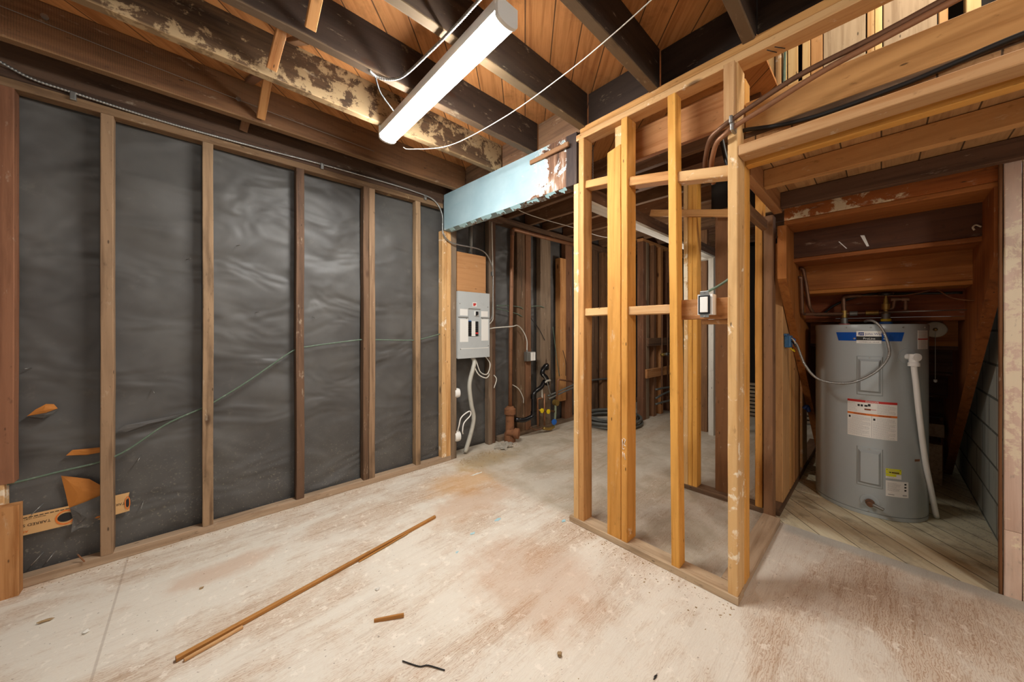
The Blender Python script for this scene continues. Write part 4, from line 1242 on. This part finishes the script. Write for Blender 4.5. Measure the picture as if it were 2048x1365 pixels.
# planks of the lit stairwell wall above
UP = [(0.574, 0.484, 'pine'), (0.478, 0.446, 'fir_pale'), (0.44, 0.418, 'pine'), (0.413, 0.362, 'pine'), (0.341, 0.303, 'pine'), (0.30, 0.245, 'ply'), (0.242, 0.062, 'sill_old'), (0.056, 0.028, 'fir_pale'), (0.025, -0.004, 'pine'), (-0.008, -0.197, 'sill_old'), (-0.202, -0.232, 'stud_tan')]
ud = ['leftmost lit plank above the landing', 'second narrow lit plank above the landing', 'third narrow lit plank beside the green stairwell cable', 'fourth lit plank right of the green stairwell cable', 'fifth lit plank in the stairwell gap',
      'sixth brighter tan plank in the stairwell gap', 'wide stained plank at the middle of the stairwell gap', 'narrow plank right of the wide stained plank', 'brightest narrow plank in the stairwell gap', 'second wide plank at the right of the stairwell gap', 'last narrow plank before the dark stairwell recess']
for i, (a, b, m) in enumerate(UP):
    tag(bx('stairwell_plank', (2.825, 2.845), (b, a), (2.0, 3.6), M[m], 'Z', seg=4), ud[i], 'plank')
stud('stairwell_stud', 'upright at the far right of the stairwell gap against the dark recess', (2.80, 2.88), (-0.33, -0.285), (2.0, 3.6), M['pine'])
stud('stairwell_stud', 'second upright at the top right corner of the stairwell gap', (2.80, 2.88), (-0.46, -0.42), (2.0, 3.6), M['pine'])
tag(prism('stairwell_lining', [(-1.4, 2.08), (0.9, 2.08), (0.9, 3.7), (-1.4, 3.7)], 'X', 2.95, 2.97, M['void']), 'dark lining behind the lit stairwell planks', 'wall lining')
tag(tube('stairwell_cable', [(2.79, 0.43, 2.2), (2.79, 0.425, 2.9), (2.785, 0.405, 3.3), (2.79, 0.40, 3.6)], 0.008, M['cable_green'], None, 8), 'green cable hanging on the lit stairwell planks', 'cable')

# copper pipes over the corner post
t = empty('copper_pipe', (1.70, 0.44, 2.11), 'upper copper pipe bending over the corner post toward the stairwell', 'pipe')
tube('pipe', [(1.885, 0.60, 1.945), (1.86, 0.595, 1.97), (1.80, 0.575, 2.02), (1.72, 0.53, 2.07), (1.70, 0.484, 2.092), (1.70, 0.436, 2.112), (1.70, 0.373, 2.134), (1.70, 0.212, 2.181), (1.70, 0.015, 2.202), (1.70, -0.14, 2.226), (1.70, -0.4, 2.27)], 0.0105, M['copper_dark'], t, 12)
crate('pipe_clamp', (1.683, 1.735), (0.432, 0.446), (2.094, 2.126), M['steel'], t, 0.004)
t = empty('copper_pipe', (1.70, 0.42, 2.08), 'lower copper pipe bending over the corner post toward the stairwell', 'pipe')
tube('pipe', [(1.885, 0.565, 1.93), (1.86, 0.562, 1.95), (1.80, 0.548, 1.995), (1.72, 0.505, 2.04), (1.70, 0.465, 2.059), (1.70, 0.427, 2.079), (1.70, 0.338, 2.104), (1.70, 0.155, 2.157), (1.70, 0.015, 2.182), (1.70, -0.153, 2.209), (1.70, -0.4, 2.25)], 0.0105, M['copper'], t, 12)
crate('pipe_clamp', (1.683, 1.735), (0.428, 0.442), (2.060, 2.092), M['steel'], t, 0.004)
tag(tube('black_cable', [(1.835, 0.45, 2.11), (1.82, 0.413, 2.105), (1.81, 0.289, 2.068), (1.81, 0.149, 2.052), (1.81, -0.044, 2.058), (1.81, -0.152, 2.069), (1.81, -0.287, 2.085), (1.81, -0.6, 2.10)], 0.009, M['black_rub']), 'black cable draped above the bright flat rail', 'cable')
tag(tube('black_cable', [(2.2, 0.62, 2.30), (2.18, 0.58, 2.12), (2.3, 0.54, 1.99), (2.55, 0.54, 1.93)], 0.012, M['black_rub']), 'black cable bundle behind the partition near the inner wall', 'cable')

# ------------------------------------------------------------------ heater closet framing
stud('closet_post', 'brown post at the left side of the heater closet opening', (2.70, 2.79), (0.47, 0.519), (-0.015, 1.94), M['red_wood'])
CS = [((2.93, 3.19), 'stud_tan', 'wide tan board on the closet wall carrying the blue junction box', 1.80), ((3.22, 3.36), 'fir_red', 'second board on the closet side wall, behind the blue junction box', 1.62),
      ((3.39, 3.66), 'fir_red', 'third orange board on the closet side wall', 1.45), ((3.80, 4.05), 'fir_pale', 'last pale board on the closet side wall beside the heater', 1.15)]
for xr, m, lab, top in CS:
    stud('closet_stud', lab, xr, (0.455, 0.50), (0.03, top), M[m])
tag(bx('closet_sill', (2.80, 4.9), (0.45, 0.53), (-0.015, 0.03), M['stud_dark'], 'X'), 'dark sill plate along the foot of the closet side wall', 'timber plate')
t = empty('pink_post', (2.72, -0.40, -0.015), 'pink painted post with peeling cream patches at the right picture edge', 'post')
bx('outer_face', (2.690, 2.7165), (-0.424, -0.378), (0.30, 1.972), M['pink'], 'Z', t)
bx('plinth', (2.690, 2.7165), (-0.424, -0.378), (-0.015, 0.298), M['pink'], 'Z', t)
bx('edge_strip', (2.695, 2.7165), (-0.376, -0.366), (-0.015, 1.972), M['jamb'], 'Z', t)
bx('neighbour_face', (2.69, 2.715), (-0.472, -0.427), (-0.015, 1.96), M['pink'], 'Z', t)

# ------------------------------------------------------------------ water heater
HX, HY, HR = 3.513, 0.066, 0.277
ZB = -0.015
heater = empty('water_heater', (HX, HY, ZB), 'grey cylindrical electric water heater standing in the closet under the stairs', 'water heater')


def cp(th, z, r=HR):
    a = math.radians(th)
    return Vector((HX + r * math.cos(a), HY + r * math.sin(a), z))


lathe('tank', [(0.03, HR), (0.20, HR), (0.6, HR), (1.0, HR), (1.225, HR)], (HX, HY, ZB), (0, 0, 1), M['heater'], heater, 96)
lathe('base_ring', [(0, HR - 0.004), (0.002, HR - 0.001), (0.024, HR - 0.001), (0.026, HR - 0.006), (0.030, HR - 0.006)], (HX, HY, ZB), (0, 0, 1), M['heater'], heater, 96)
lathe('top_cap', [(1.217, HR + 0.0025), (1.252, HR + 0.0025), (1.257, HR), (1.259, HR - 0.01), (1.256, HR - 0.03), (1.256, 0.02)], (HX, HY, ZB), (0, 0, 1), M['heater'], heater, 96)


def patch(name, th0, th1, z0, z1, r0, r1, mat, parent, chamfer=0.0, trap=0.0):
    """curved plate lying on the tank; trap slants the short ends"""
    n = 14
    vs, fs = [], []
    for layer, rr in ((0, r0), (1, r1)):
        ins = chamfer * layer
        for i in range(n + 1):
            f = i / n
            for j in (0, 1):
                zz = (z0 + ins) if j == 0 else (z1 - ins)
                sl = trap if j == 0 else 0
                a0, a1 = th0 + math.degrees(ins / HR) + sl, th1 - math.degrees(ins / HR) - sl
                vs.append(cp(a0 + (a1 - a0) * f, zz, rr) - Vector((HX, HY, ZB)))
    L = 2 * (n + 1)
    for i in range(n):
        a = 2 * i
        fs.append((L + a, L + a + 1, L + a + 3, L + a + 2))
        fs.append((a, a + 2, a + 3, a + 1))
        fs.append((a, L + a, L + a + 2, a + 2))
        fs.append((a + 1, a + 3, L + a + 3, L + a + 1))
    fs.append((0, 1, L + 1, L))
    e = 2 * n
    fs.append((e, L + e, L + e + 1, e + 1))
    return link(name, mesh(name, vs, fs), mat, parent, Matrix.Translation((HX, HY, ZB)))


def ctext(name, s, size, th, z, mat, parent, r=HR + 0.0022, align='LEFT', shear=0.0):
    vs, fs = text_verts(s, size, align)
    out = [cp(th + math.degrees((v.x + shear * v.y) / HR), z + v.y, r) - Vector((HX, HY, ZB)) for v in vs]
    return link(name, mesh(name, out, fs), mat, parent, Matrix.Translation((HX, HY, ZB)))


R1 = HR + 0.0012
bb = patch('blue_band', 147.8, 216.5, 1.133, 1.19, HR, R1, M['blue_badge'], heater, 0, 3.0)
pl = patch('badge_plate', 170.3, 194.0, 1.117, 1.198, R1, HR + 0.0025, M['offwhite'], heater)
patch('black_band', 170.3, 194.0, 1.137, 1.163, HR + 0.0025, HR + 0.0031, M['black'], pl)
ctext('lettering', 'ProLine', 0.0175, 182.5, 1.143, M['offwhite'], pl, HR + 0.0036, 'CENTER')
ctext('lettering', 'COMMERCIAL GRADE', 0.0095, 182.2, 1.1225, M['black'], pl, HR + 0.0031, 'CENTER')
ctext('lettering', 'John Wood', 0.019, 178.8, 1.173, M['blue_dark'], pl, HR + 0.0031)
lgm = patch('logo_block', 172.3, 177.6, 1.169, 1.190, HR + 0.0026, HR + 0.0031, M['blue_dark'], pl)
ctext('logo_letters', 'JW', 0.016, 172.9, 1.1735, M['offwhite'], pl, HR + 0.0037, 'LEFT', 0.25)
for th in (168.2, 196.8):
    lathe('screw', [(0, 0.006), (0.003, 0.006), (0.005, 0.003)], cp(th, 1.148), cp(th, 0) - Vector((HX, HY, 0)), M['steel'], heater, 12)
for z0, z1 in ((0.776, 1.034), (0.178, 0.437)):
    ap = patch('access_panel', 170.3, 195.4, z0, z1, HR, HR + 0.006, M['heater'], heater, 0.006)
    patch('raised_face', 172.3, 193.0, z0 + 0.02, z1 - 0.02, HR + 0.006, HR + 0.026, M['heater'], ap, 0.013)
    lathe('screw', [(0, 0.005), (0.004, 0.004)], cp(182.8, z1 - 0.010, HR + 0.006), (-1, 0, 0), M['steel'], ap, 10)
# danger label
dl = patch('danger_label', 161.2, 209.0, 0.499, 0.742, HR, R1, M['offwhite'], heater)
R2, R3 = R1, R1 + 0.0005
patch('red_bar', 161.2, 209.0, 0.727, 0.742, R2, R3, M['red'], dl)
patch('orange_bar', 161.2, 209.0, 0.643, 0.656, R2, R3, M['orange'], dl)
ctext('lettering', 'DANGER', 0.015, 185.3, 0.729, M['offwhite'], dl, R3 + 0.0005, 'CENTER')
ctext('lettering', 'WARNING', 0.012, 173.5, 0.645, M['black'], dl, R3 + 0.0005, 'CENTER')
ctext('lettering', 'WARNING', 0.012, 197.0, 0.645, M['black'], dl, R3 + 0.0005, 'CENTER')
patch('divider', 184.7, 185.0, 0.505, 0.643, R2, R3, M['gray_print'], dl)
for (th, z, w, h) in [(172.5, 0.706, 2.2, 0.014), (175.5, 0.706, 2.2, 0.014), (179.5, 0.706, 3.0, 0.012), (182.5, 0.712, 2.5, 0.016), (163.5, 0.625, 2.0, 0.014), (187.2, 0.622, 2.0, 0.014)]:
    patch('pictogram', th - w / 2, th + w / 2, z - h / 2, z + h / 2, R2, R3, M['black'], dl)
patch('pictogram', 178, 184, 0.678, 0.688, R2, R3, M['stair_red'], dl)
patch('pictogram', 183, 189, 0.683, 0.686, R2, R3, M['red'], dl)


def lines(name, th0, th1, z0, z1, n, parent, h=0.0017, fill=0.92):
    """rows of unreadable small print as one printed patch"""
    vs, fs = [], []
    for i in range(n):
        z = z1 - (z1 - z0) * i / max(1, n - 1)
        a = th0
        while a < th0 + (th1 - th0) * (fill if i % 4 else fill * 0.7):
            wd = random.uniform(0.7, 2.0)
            b = min(a + wd, th1)
            k = len(vs)
            for (tt, zz) in ((a, z - h / 2), (b, z - h / 2), (b, z + h / 2), (a, z + h / 2)):
                vs.append(cp(tt, zz, R3 + 0.0001) - Vector((HX, HY, ZB)))
            fs.append((k, k + 1, k + 2, k + 3))
            a = b + 0.35
    return link(name, mesh(name, vs, fs), M['gray_print'], parent, Matrix.Translation((HX, HY, ZB)))


lines('small_print', 162, 171, 0.668, 0.718, 7, dl)
lines('small_print', 190, 208, 0.665, 0.718, 8, dl)
lines('small_print', 165.5, 184, 0.612, 0.634, 4, dl)
lines('small_print', 162, 184, 0.51, 0.604, 14, dl)
lines('small_print', 189.5, 208, 0.612, 0.634, 4, dl)
lines('small_print', 186, 208, 0.505, 0.604, 15, dl)
yl = patch('yellow_label', 197.9, 213.2, 0.287, 0.318, HR, R1, M['yellow_label'], heater)
lines('small_print', 199.5, 211, 0.300, 0.312, 3, yl)
patch('bird_mark', 201.0, 203.0, 0.292, 0.298, R2, R3, M['black'], yl)
patch('bird_mark', 203.6, 211.0, 0.291, 0.298, R2, R3, M['stair_dark'], yl)
for th in (199.0, 212.0):
    patch('dot_mark', th - 0.4, th + 0.4, 0.310, 0.314, R2, R3, M['black'], yl)
y2 = patch('yellow_label', 197.9, 213.2, 0.256, 0.284, HR, R1, M['offwhite'], heater)
patch('yellow_band', 197.9, 208.0, 0.270, 0.284, R2, R3, M['yellow_label'], y2)
lines('small_print', 199, 208, 0.259, 0.266, 2, y2)
wl = patch('rating_label', 197.9, 221.0, 0.142, 0.242, HR, R1, M['offwhite'], heater)
lines('small_print', 199.5, 214, 0.180, 0.228, 8, wl, 0.002, 0.8)
patch('barcode', 200, 206, 0.152, 0.157, R2, R3, M['gray_print'], wl)
patch('barcode', 214.5, 219.0, 0.152, 0.160, R2, R3, M['gray_print'], wl)
for z in (0.226, 0.207, 0.188):
    patch('seal_mark', 216.4, 218.6, z - 0.005, z + 0.005, R2, R3, M['black'], wl)
sl = patch('side_label', 233.3, 254.0, 1.083, 1.206, HR, R1, M['offwhite'], heater)
patch('red_bar', 233.3, 254.0, 1.143, 1.151, R2, R3, M['red'], sl)
lines('small_print', 235, 252, 1.158, 1.196, 6, sl)
lines('small_print', 238, 252, 1.09, 1.136, 7, sl)
patch('rust_smudge', 229, 236.5, 0.374, 0.388, HR - 0.0005, HR + 0.0006, M['rust'], heater)
# drain cock
n = cp(183, 0) - Vector((HX, HY, 0))
lathe('valve_dish', [(-0.002, 0.045), (0.002, 0.045), (0.003, 0.036), (0.001, 0.02)], cp(183, 0.083), n, M['heater'], heater, 28)
dv = lathe('drain_valve', [(0, 0.016), (0.012, 0.016), (0.014, 0.022), (0.024, 0.022), (0.026, 0.012), (0.045, 0.012), (0.046, 0.017), (0.055, 0.017), (0.056, 0.009)], cp(183, 0.083), n, M['copper_dark'], heater, 20)
tube('spout', [cp(183, 0.083, HR + 0.04), cp(188, 0.080, HR + 0.055), cp(193, 0.068, HR + 0.058)], 0.010, M['steel_dull'], dv, 10)
# relief valve and discharge pipe
n = cp(220, 0) - Vector((HX, HY, 0))
lathe('relief_dish', [(-0.002, 0.05), (0.002, 0.05), (0.003, 0.042), (0.001, 0.024)], cp(220, 1.038), n, M['heater'], heater, 28)
lathe('relief_valve', [(0, 0.018), (0.05, 0.018), (0.052, 0.024), (0.062, 0.024), (0.064, 0.012)], cp(220, 1.036), n, M['white'], heater, 18)
rp = tube('discharge_pipe', [(3.268, -0.135, 1.045), (3.266, -0.137, 1.0), (3.262, -0.139, 0.95), (3.268, -0.146, 0.868), (3.296, -0.16, 0.679), (3.366, -0.187, 0.389), (3.441, -0.215, 0.186), (3.514, -0.242, -0.004)], 0.014, M['white'], heater, 14)
lathe('elbow', [(0, 0.022), (0.05, 0.022), (0.055, 0.026), (0.075, 0.026)], (3.267, -0.137, 1.055), (0.0, 0, -1), M['white'], rp, 16)
# top fittings
hot = lathe('hot_nipple', [(0, 0.028), (0.012, 0.028), (0.014, 0.020), (0.0505, 0.020)], (3.43, 0.182, 1.241), (0, 0, 1), M['steel_dull'], heater, 16)
lathe('red_ring', [(0, 0.0295), (0.008, 0.0295)], (3.43, 0.182, 1.242), (0, 0, 1), M['red'], hot, 16)
cold = lathe('cold_nipple', [(0, 0.030), (0.020, 0.030), (0.022, 0.024), (0.03, 0.021), (0.075, 0.021)], (3.43, -0.021, 1.241), (0, 0, 1), M['steel_dull'], heater, 16)
lathe('blue_ring', [(0, 0.0315), (0.018, 0.0315)], (3.43, -0.021, 1.242), (0, 0, 1), M['blue'], cold, 16)
lathe('yellow_collar', [(0, 0.0255), (0.014, 0.0255)], (3.43, -0.021, 1.266), (0, 0, 1), M['yellow'], cold, 16)
for th in (160, 184, 215, 245):
    lathe('rim_screw', [(0, 0.005), (0.003, 0.004)], cp(th, 1.222, HR + 0.0025), cp(th, 0) - Vector((HX, HY, 0)), M['steel'], heater, 8)
lathe('seam_screw', [(0, 0.005), (0.004, 0.004)], cp(182, 0.018, HR - 0.002), (-1, 0, 0), M['steel'], heater, 8)

t = empty('heater_pipes', (3.43, 0.2, 1.30), 'tarnished copper supply pipes with valves joined above the water heater', 'pipework')
PXX = 3.43
tube('hot_run', [(3.20, 0.403, 1.650), (3.20, 0.382, 1.648), (3.235, 0.372, 1.56), (3.24, 0.350, 1.37), (3.34, 0.335, 1.318), (PXX, 0.30, 1.317), (PXX, 0.182, 1.317), (PXX, 0.182, 1.30)], 0.011, M['copper_dark'], t, 10, False, elbow=0.025)
tube('cold_run', [(3.16, 0.403, 1.58), (3.16, 0.388, 1.58), (3.22, 0.388, 1.325), (3.26, 0.385, 1.322), (PXX, 0.182, 1.322), (PXX, -0.109, 1.327), (PXX, -0.109, 1.408), (PXX, -0.060, 1.412), (PXX, -0.055, 1.35), (PXX, -0.022, 1.345)], 0.011, M['copper_dark'], t, 10, False, elbow=0.02)
tube('hot_branch', [(PXX, 0.182, 1.31), (PXX, 0.185, 1.40), (PXX, 0.182, 1.44), (PXX - 0.01, 0.14, 1.446), (PXX + 0.01, 0.10, 1.447)], 0.013, M['copper_dark'], t, 10)
lathe('tee', [(0, 0.017), (0.05, 0.017)], (PXX, 0.182, 1.295), (0, 0, 1), M['brass'], t, 12)
lathe('check_valve', [(0, 0.014), (0.002, 0.018), (0.03, 0.016), (0.062, 0.018), (0.064, 0.014)], (PXX, 0.075, 1.324), (0, -1, 0), M['brass'], t, 12)
lathe('check_valve', [(0, 0.012), (0.002, 0.017), (0.04, 0.017), (0.042, 0.012)], (PXX, 0.155, 1.322), (0, -1, 0), M['steel_dull'], t, 12)
lathe('gate_valve', [(0, 0.014), (0.03, 0.014), (0.032, 0.022), (0.07, 0.022), (0.072, 0.014), (0.11, 0.010), (0.112, 0.006), (0.14, 0.006)], (PXX, -0.021, 1.312), (0, 0, 1), M['brass'], t, 14)
lathe('wheel_handle', [(0, 0.010), (0.002, 0.034), (0.012, 0.038), (0.02, 0.034), (0.022, 0.010)], (PXX, -0.021, 1.438), (0, 0, 1), M['black_plastic'], t, 20)
for (y, z) in ( (-0.109, 1.327), (-0.109, 1.408), (-0.060, 1.412)):
    lathe('elbow_fitting', [(-0.016, 0.0145), (0.016, 0.0145)], (PXX, y, z), (0, 1, 0), M['copper_dark'], t, 10)
tag(tube('black_cable', [(3.50, 0.30, 1.33), (3.48, 0.22, 1.40), (3.46, 0.08, 1.452), (3.5, -0.05, 1.453), (3.515, -0.2, 1.445), (3.52, -0.345, 1.438)], 0.008, M['black_rub']), 'black cable slung along the stairs above the heater', 'cable')
tag(tube('thin_copper_wire', [(3.42, 0.12, 1.445), (3.43, 0.02, 1.44), (3.44, -0.1, 1.435), (3.45, -0.19, 1.452), (3.40, -0.23, 1.46), (3.30, -0.28, 1.40), (3.25, -0.335, 1.375), (3.20, -0.36, 1.37)], 0.003, M['copper'], None, 6), 'thin bare copper wire drooping above the heater', 'wire')
tag(tube('steel_rod', [(3.40, 0.0, 1.325), (3.40, -0.349, 1.327)], 0.004, M['steel'], None, 8, False), 'thin shiny rod above the right side of the heater', 'rod')
# junction box and flexible conduit
t = empty('junction_box', (3.0, 0.445, 1.09), 'blue junction box with loose wires on the tan closet board', 'junction box')
crate('box', (2.965, 3.045), (0.418, 0.454), (1.085, 1.168), M['box_blue'], t, 0.006)
for (p, m) in [(((2.975, 0.425, 1.085), (2.97, 0.41, 1.07), (2.985, 0.40, 1.06), (3.0, 0.41, 1.075)), 'yellow'), (((2.97, 0.415, 1.15), (2.96, 0.40, 1.135), (2.975, 0.395, 1.115)), 'cable_white'),
               (((2.99, 0.415, 1.13), (2.98, 0.40, 1.105), (3.0, 0.398, 1.09)), 'black_rub'), (((3.01, 0.416, 1.15), (3.0, 0.40, 1.14), (2.99, 0.402, 1.12)), 'blue')]:
    tube('loose_wire', p, 0.004, M[m], t, 6)
crate('box_ear', (2.955, 3.055), (0.436, 0.454), (1.166, 1.18), M['box_blue'], t, 0.002)
fx = [(3.035, 0.416, 1.119), (3.036, 0.395, 1.103), (3.009, 0.349, 0.971), (3.029, 0.275, 0.876), (3.09, 0.137, 0.865), (3.164, 0.027, 0.937), (3.21, -0.029, 1.032), (3.215, -0.030, 1.111), (3.215, -0.005, 1.206), (3.225, 0.028, 1.258), (3.262, 0.060, 1.268), (3.33, 0.075, 1.262)]
tag(tube('flexible_conduit', fx, 0.0078, M['steel'], None, 10, True, 8, ribs=0.0075), 'silver flexible conduit looping from the blue box onto the heater top', 'cable')
# round smoke detector with pull cord
t = empty('pull_cord_fixture', (3.80, -0.262, 1.19), 'round cream ceiling fixture with a pull cord behind the heater', 'pull cord fixture')
lathe('disc', [(0, 0.052), (0.012, 0.056), (0.020, 0.052), (0.026, 0.03), (0.028, 0.01)], (3.806, -0.255, 1.209), (-1, 0, 0), M['cream'], t, 32)
lathe('knob', [(0, 0.012), (0.02, 0.010), (0.03, 0.004)], (3.780, -0.255, 1.209), (-1, 0, 0), M['brass'], t, 12)
tube('cord', [(3.775, -0.255, 1.205), (3.775, -0.255, 0.86)], 0.0016, M['cable_white'], t, 6, False)
lathe('cord_bell', [(0, 0.003), (0.006, 0.009), (0.02, 0.009), (0.022, 0.004)], (3.775, -0.255, 0.84), (0, 0, 1), M['white'], t, 10)
# stacked boards deep behind the heater
tag(bx('stacked_board', (4.30, 4.62), (-0.335, -0.24), (0.36, 0.46), M['sill_old'], 'X'), 'upper pale timber offcut stacked behind the heater', 'timber offcut')
tag(bx('stacked_board', (4.30, 4.62), (-0.325, -0.23), (-0.015, 0.30), M['sill_old'], 'X'), 'lower pale timber offcut stacked behind the heater', 'timber offcut')
tag(tube('ring_hook', [(2.99, -0.352, 1.74), (2.985, -0.335, 1.752), (2.98, -0.325, 1.74), (2.98, -0.33, 1.725)], 0.004, M['cream'], None, 8), 'small white cup hook screwed in the right stair stringer', 'hook')
tag(tube('blue_tap', [(3.55, 0.42, 0.58), (3.56, 0.40, 0.60), (3.57, 0.39, 0.56)], 0.014, M['blue_dark'], None, 8), 'dark blue tap in the gap left of the heater', 'tap')

# ------------------------------------------------------------------ things on the floor
t = empty('floor_trim_strip', (0.5, 1.84, 0), 'long thin wooden trim strip lying across the plywood floor', 'wood strip')
lum('strip', (-0.052, 1.737, 0.009), (1.126, 1.941, 0.009), 0.018, 0.017, (0, 1, 0), M['strip'], t, warp=0.004)
lum('split_sliver', (-0.03, 1.716, 0.006), (0.14, 1.748, 0.006), 0.012, 0.010, (0, 1, 0), M['fir_pale'], t)
lum('split_sliver', (0.62, 1.835, 0.005), (0.92, 1.893, 0.008), 0.006, 0.006, (0, 1, 0), M['strip'], t)
tag(lum('wood_chip', (0.540, 1.418, 0.005), (0.640, 1.357, 0.010), 0.016, 0.007, (0, 0, 1), M['strip']), 'short brown wood chip lying in front of the long strip', 'wood chip')
tag(tube('bent_wire', [(0.55, 1.178, 0.004), (0.585, 1.12, 0.003), (0.61, 1.10, 0.004), (0.645, 1.045, 0.003)], 0.0022, M['black'], None, 6), 'thin dark bent wire on the floor at the bottom edge', 'wire')


def crumb(name, loc, s, mat, label, cat, flatn=0.4, seed=0, group=None):
    bm = bmesh.new()
    bmesh.ops.create_icosphere(bm, subdivisions=2, radius=1)
    for v in bm.verts:
        k = 0.75 + 0.7 * noise.noise(v.co * 1.9 + Vector((seed, 0, 0)))
        v.co = Vector((v.co.x * s[0] * k, v.co.y * s[1] * k, (v.co.z * s[2] * k)))
    zmin = min(v.co.z for v in bm.verts)
    for v in bm.verts:
        v.co.z -= zmin
    me = bpy.data.meshes.new(name)
    bm.to_mesh(me)
    bm.free()
    return tag(link(name, me, mat, None, Matrix.Translation((loc[0], loc[1], 0))), label, cat, group)


crumb('debris_clump', (0.984, 0.805), (0.013, 0.010, 0.009), M['debris'], 'dark crumpled clump on the floor near the bottom edge', 'debris', seed=3)
crumb('wood_chip', (1.168, 0.531), (0.016, 0.004, 0.003), M['black'], 'black splinter on the floor right of the dark clump', 'wood chip', seed=4)
crumb('paint_flake', (1.202, 1.642), (0.02, 0.012, 0.002), M['paint_blue'], 'pale blue paint flake beyond the far end of the strip', 'paint flake', seed=5)
crumb('paint_flake', (1.41, 1.655), (0.035, 0.016, 0.002), M['paint_blue'], 'larger greenish blue paint flake near the broad partition post', 'paint flake', seed=6)
crumb('paint_flake', (1.04, 1.56), (0.012, 0.008, 0.002), M['paint_blue'], 'small blue paint flake right of the strip end', 'paint flake', seed=12)
crumb('wood_chip', (-0.454, 2.339), (0.022, 0.008, 0.006), M['debris'], 'small brown chip on the floor near the left picture edge', 'wood chip', seed=7)
crumb('plaster_chip', (-0.319, 2.147), (0.012, 0.016, 0.005), M['white_wood'], 'small white plaster chip left of the plywood seam', 'plaster chip', seed=8)
crumb('plaster_chip', (0.62, 1.585), (0.012, 0.010, 0.004), M['white_wood'], 'small white plaster chip between the strip and the brown chip', 'plaster chip', seed=9)
crumb('debris_clump', (0.021, 2.148), (0.010, 0.007, 0.006), M['debris'], 'dark crumb on the floor between the strip and the papered wall', 'debris', seed=10)
crumb('paint_flake', (1.70, 1.36), (0.022, 0.014, 0.003), M['paint_blue'], 'pale blue paint flake at the foot of the beam-end post', 'paint flake', seed=11)
crumb('plaster_chip', (1.72, 2.30), (0.07, 0.016, 0.003), M['white_wood'], 'white plaster sliver on the stained floor near the pale corner studs', 'plaster chip', seed=13)

# loose sawdust and specks that nobody could count
vs, fs = [], []


def speck(x, y, s, z=0.0):
    a = random.random() * 6.28
    k = len(vs)
    e = random.uniform(0.35, 1.0)
    for j in range(4):
        b = a + j * math.pi / 2
        rr = s if j % 2 == 0 else s * e
        vs.append((x + rr * math.cos(b), y + rr * math.sin(b), z + 0.0002))
    vs.append((x, y, z + s * 0.5))
    for j in range(4):
        fs.append((k + j, k + (j + 1) % 4, k + 4))


for _ in range(330):
    tt = random.random()
    speck(1.72 - abs(random.gauss(0, 0.075)), 0.42 + tt * 0.9, 0.0012 + 0.006 * random.random() ** 3)
for _ in range(380):
    speck(random.uniform(0.3, 2.6), random.uniform(-0.3, 2.6), random.uniform(0.001, 0.0032))
for _ in range(220):
    speck(random.uniform(-0.6, 1.7), 2.70 - abs(random.gauss(0, 0.03)), random.uniform(0.0015, 0.005))
for _ in range(160):
    speck(random.uniform(1.9, 2.7), random.uniform(0.55, 1.3), random.uniform(0.001, 0.004))
for _ in range(260):
    speck(random.uniform(1.75, 2.5), 2.66 - abs(random.gauss(0, 0.10)), random.uniform(0.002, 0.008))
tag(link('sawdust', mesh('sawdust', vs, fs), M['debris']), 'scattered sawdust and specks over the plywood floor', 'debris', kind='stuff')
vs, fs = [], []
for _ in range(500):
    speck(random.uniform(2.9, 4.6), -0.44 + abs(random.gauss(0, 0.06)), random.uniform(0.002, 0.006), -0.0148)
for _ in range(300):
    speck(random.uniform(2.75, 4.4), 0.43 - abs(random.gauss(0, 0.05)), random.uniform(0.002, 0.007), -0.0148)
for _ in range(120):
    speck(random.uniform(2.75, 3.3), random.uniform(-0.35, 0.3), random.uniform(0.0015, 0.004), -0.0148)
tag(link('plaster_crumbs', mesh('plaster_crumbs', vs, fs), M['plaster']), 'pale crumbs scattered along the edges of the closet floor', 'debris', kind='stuff')
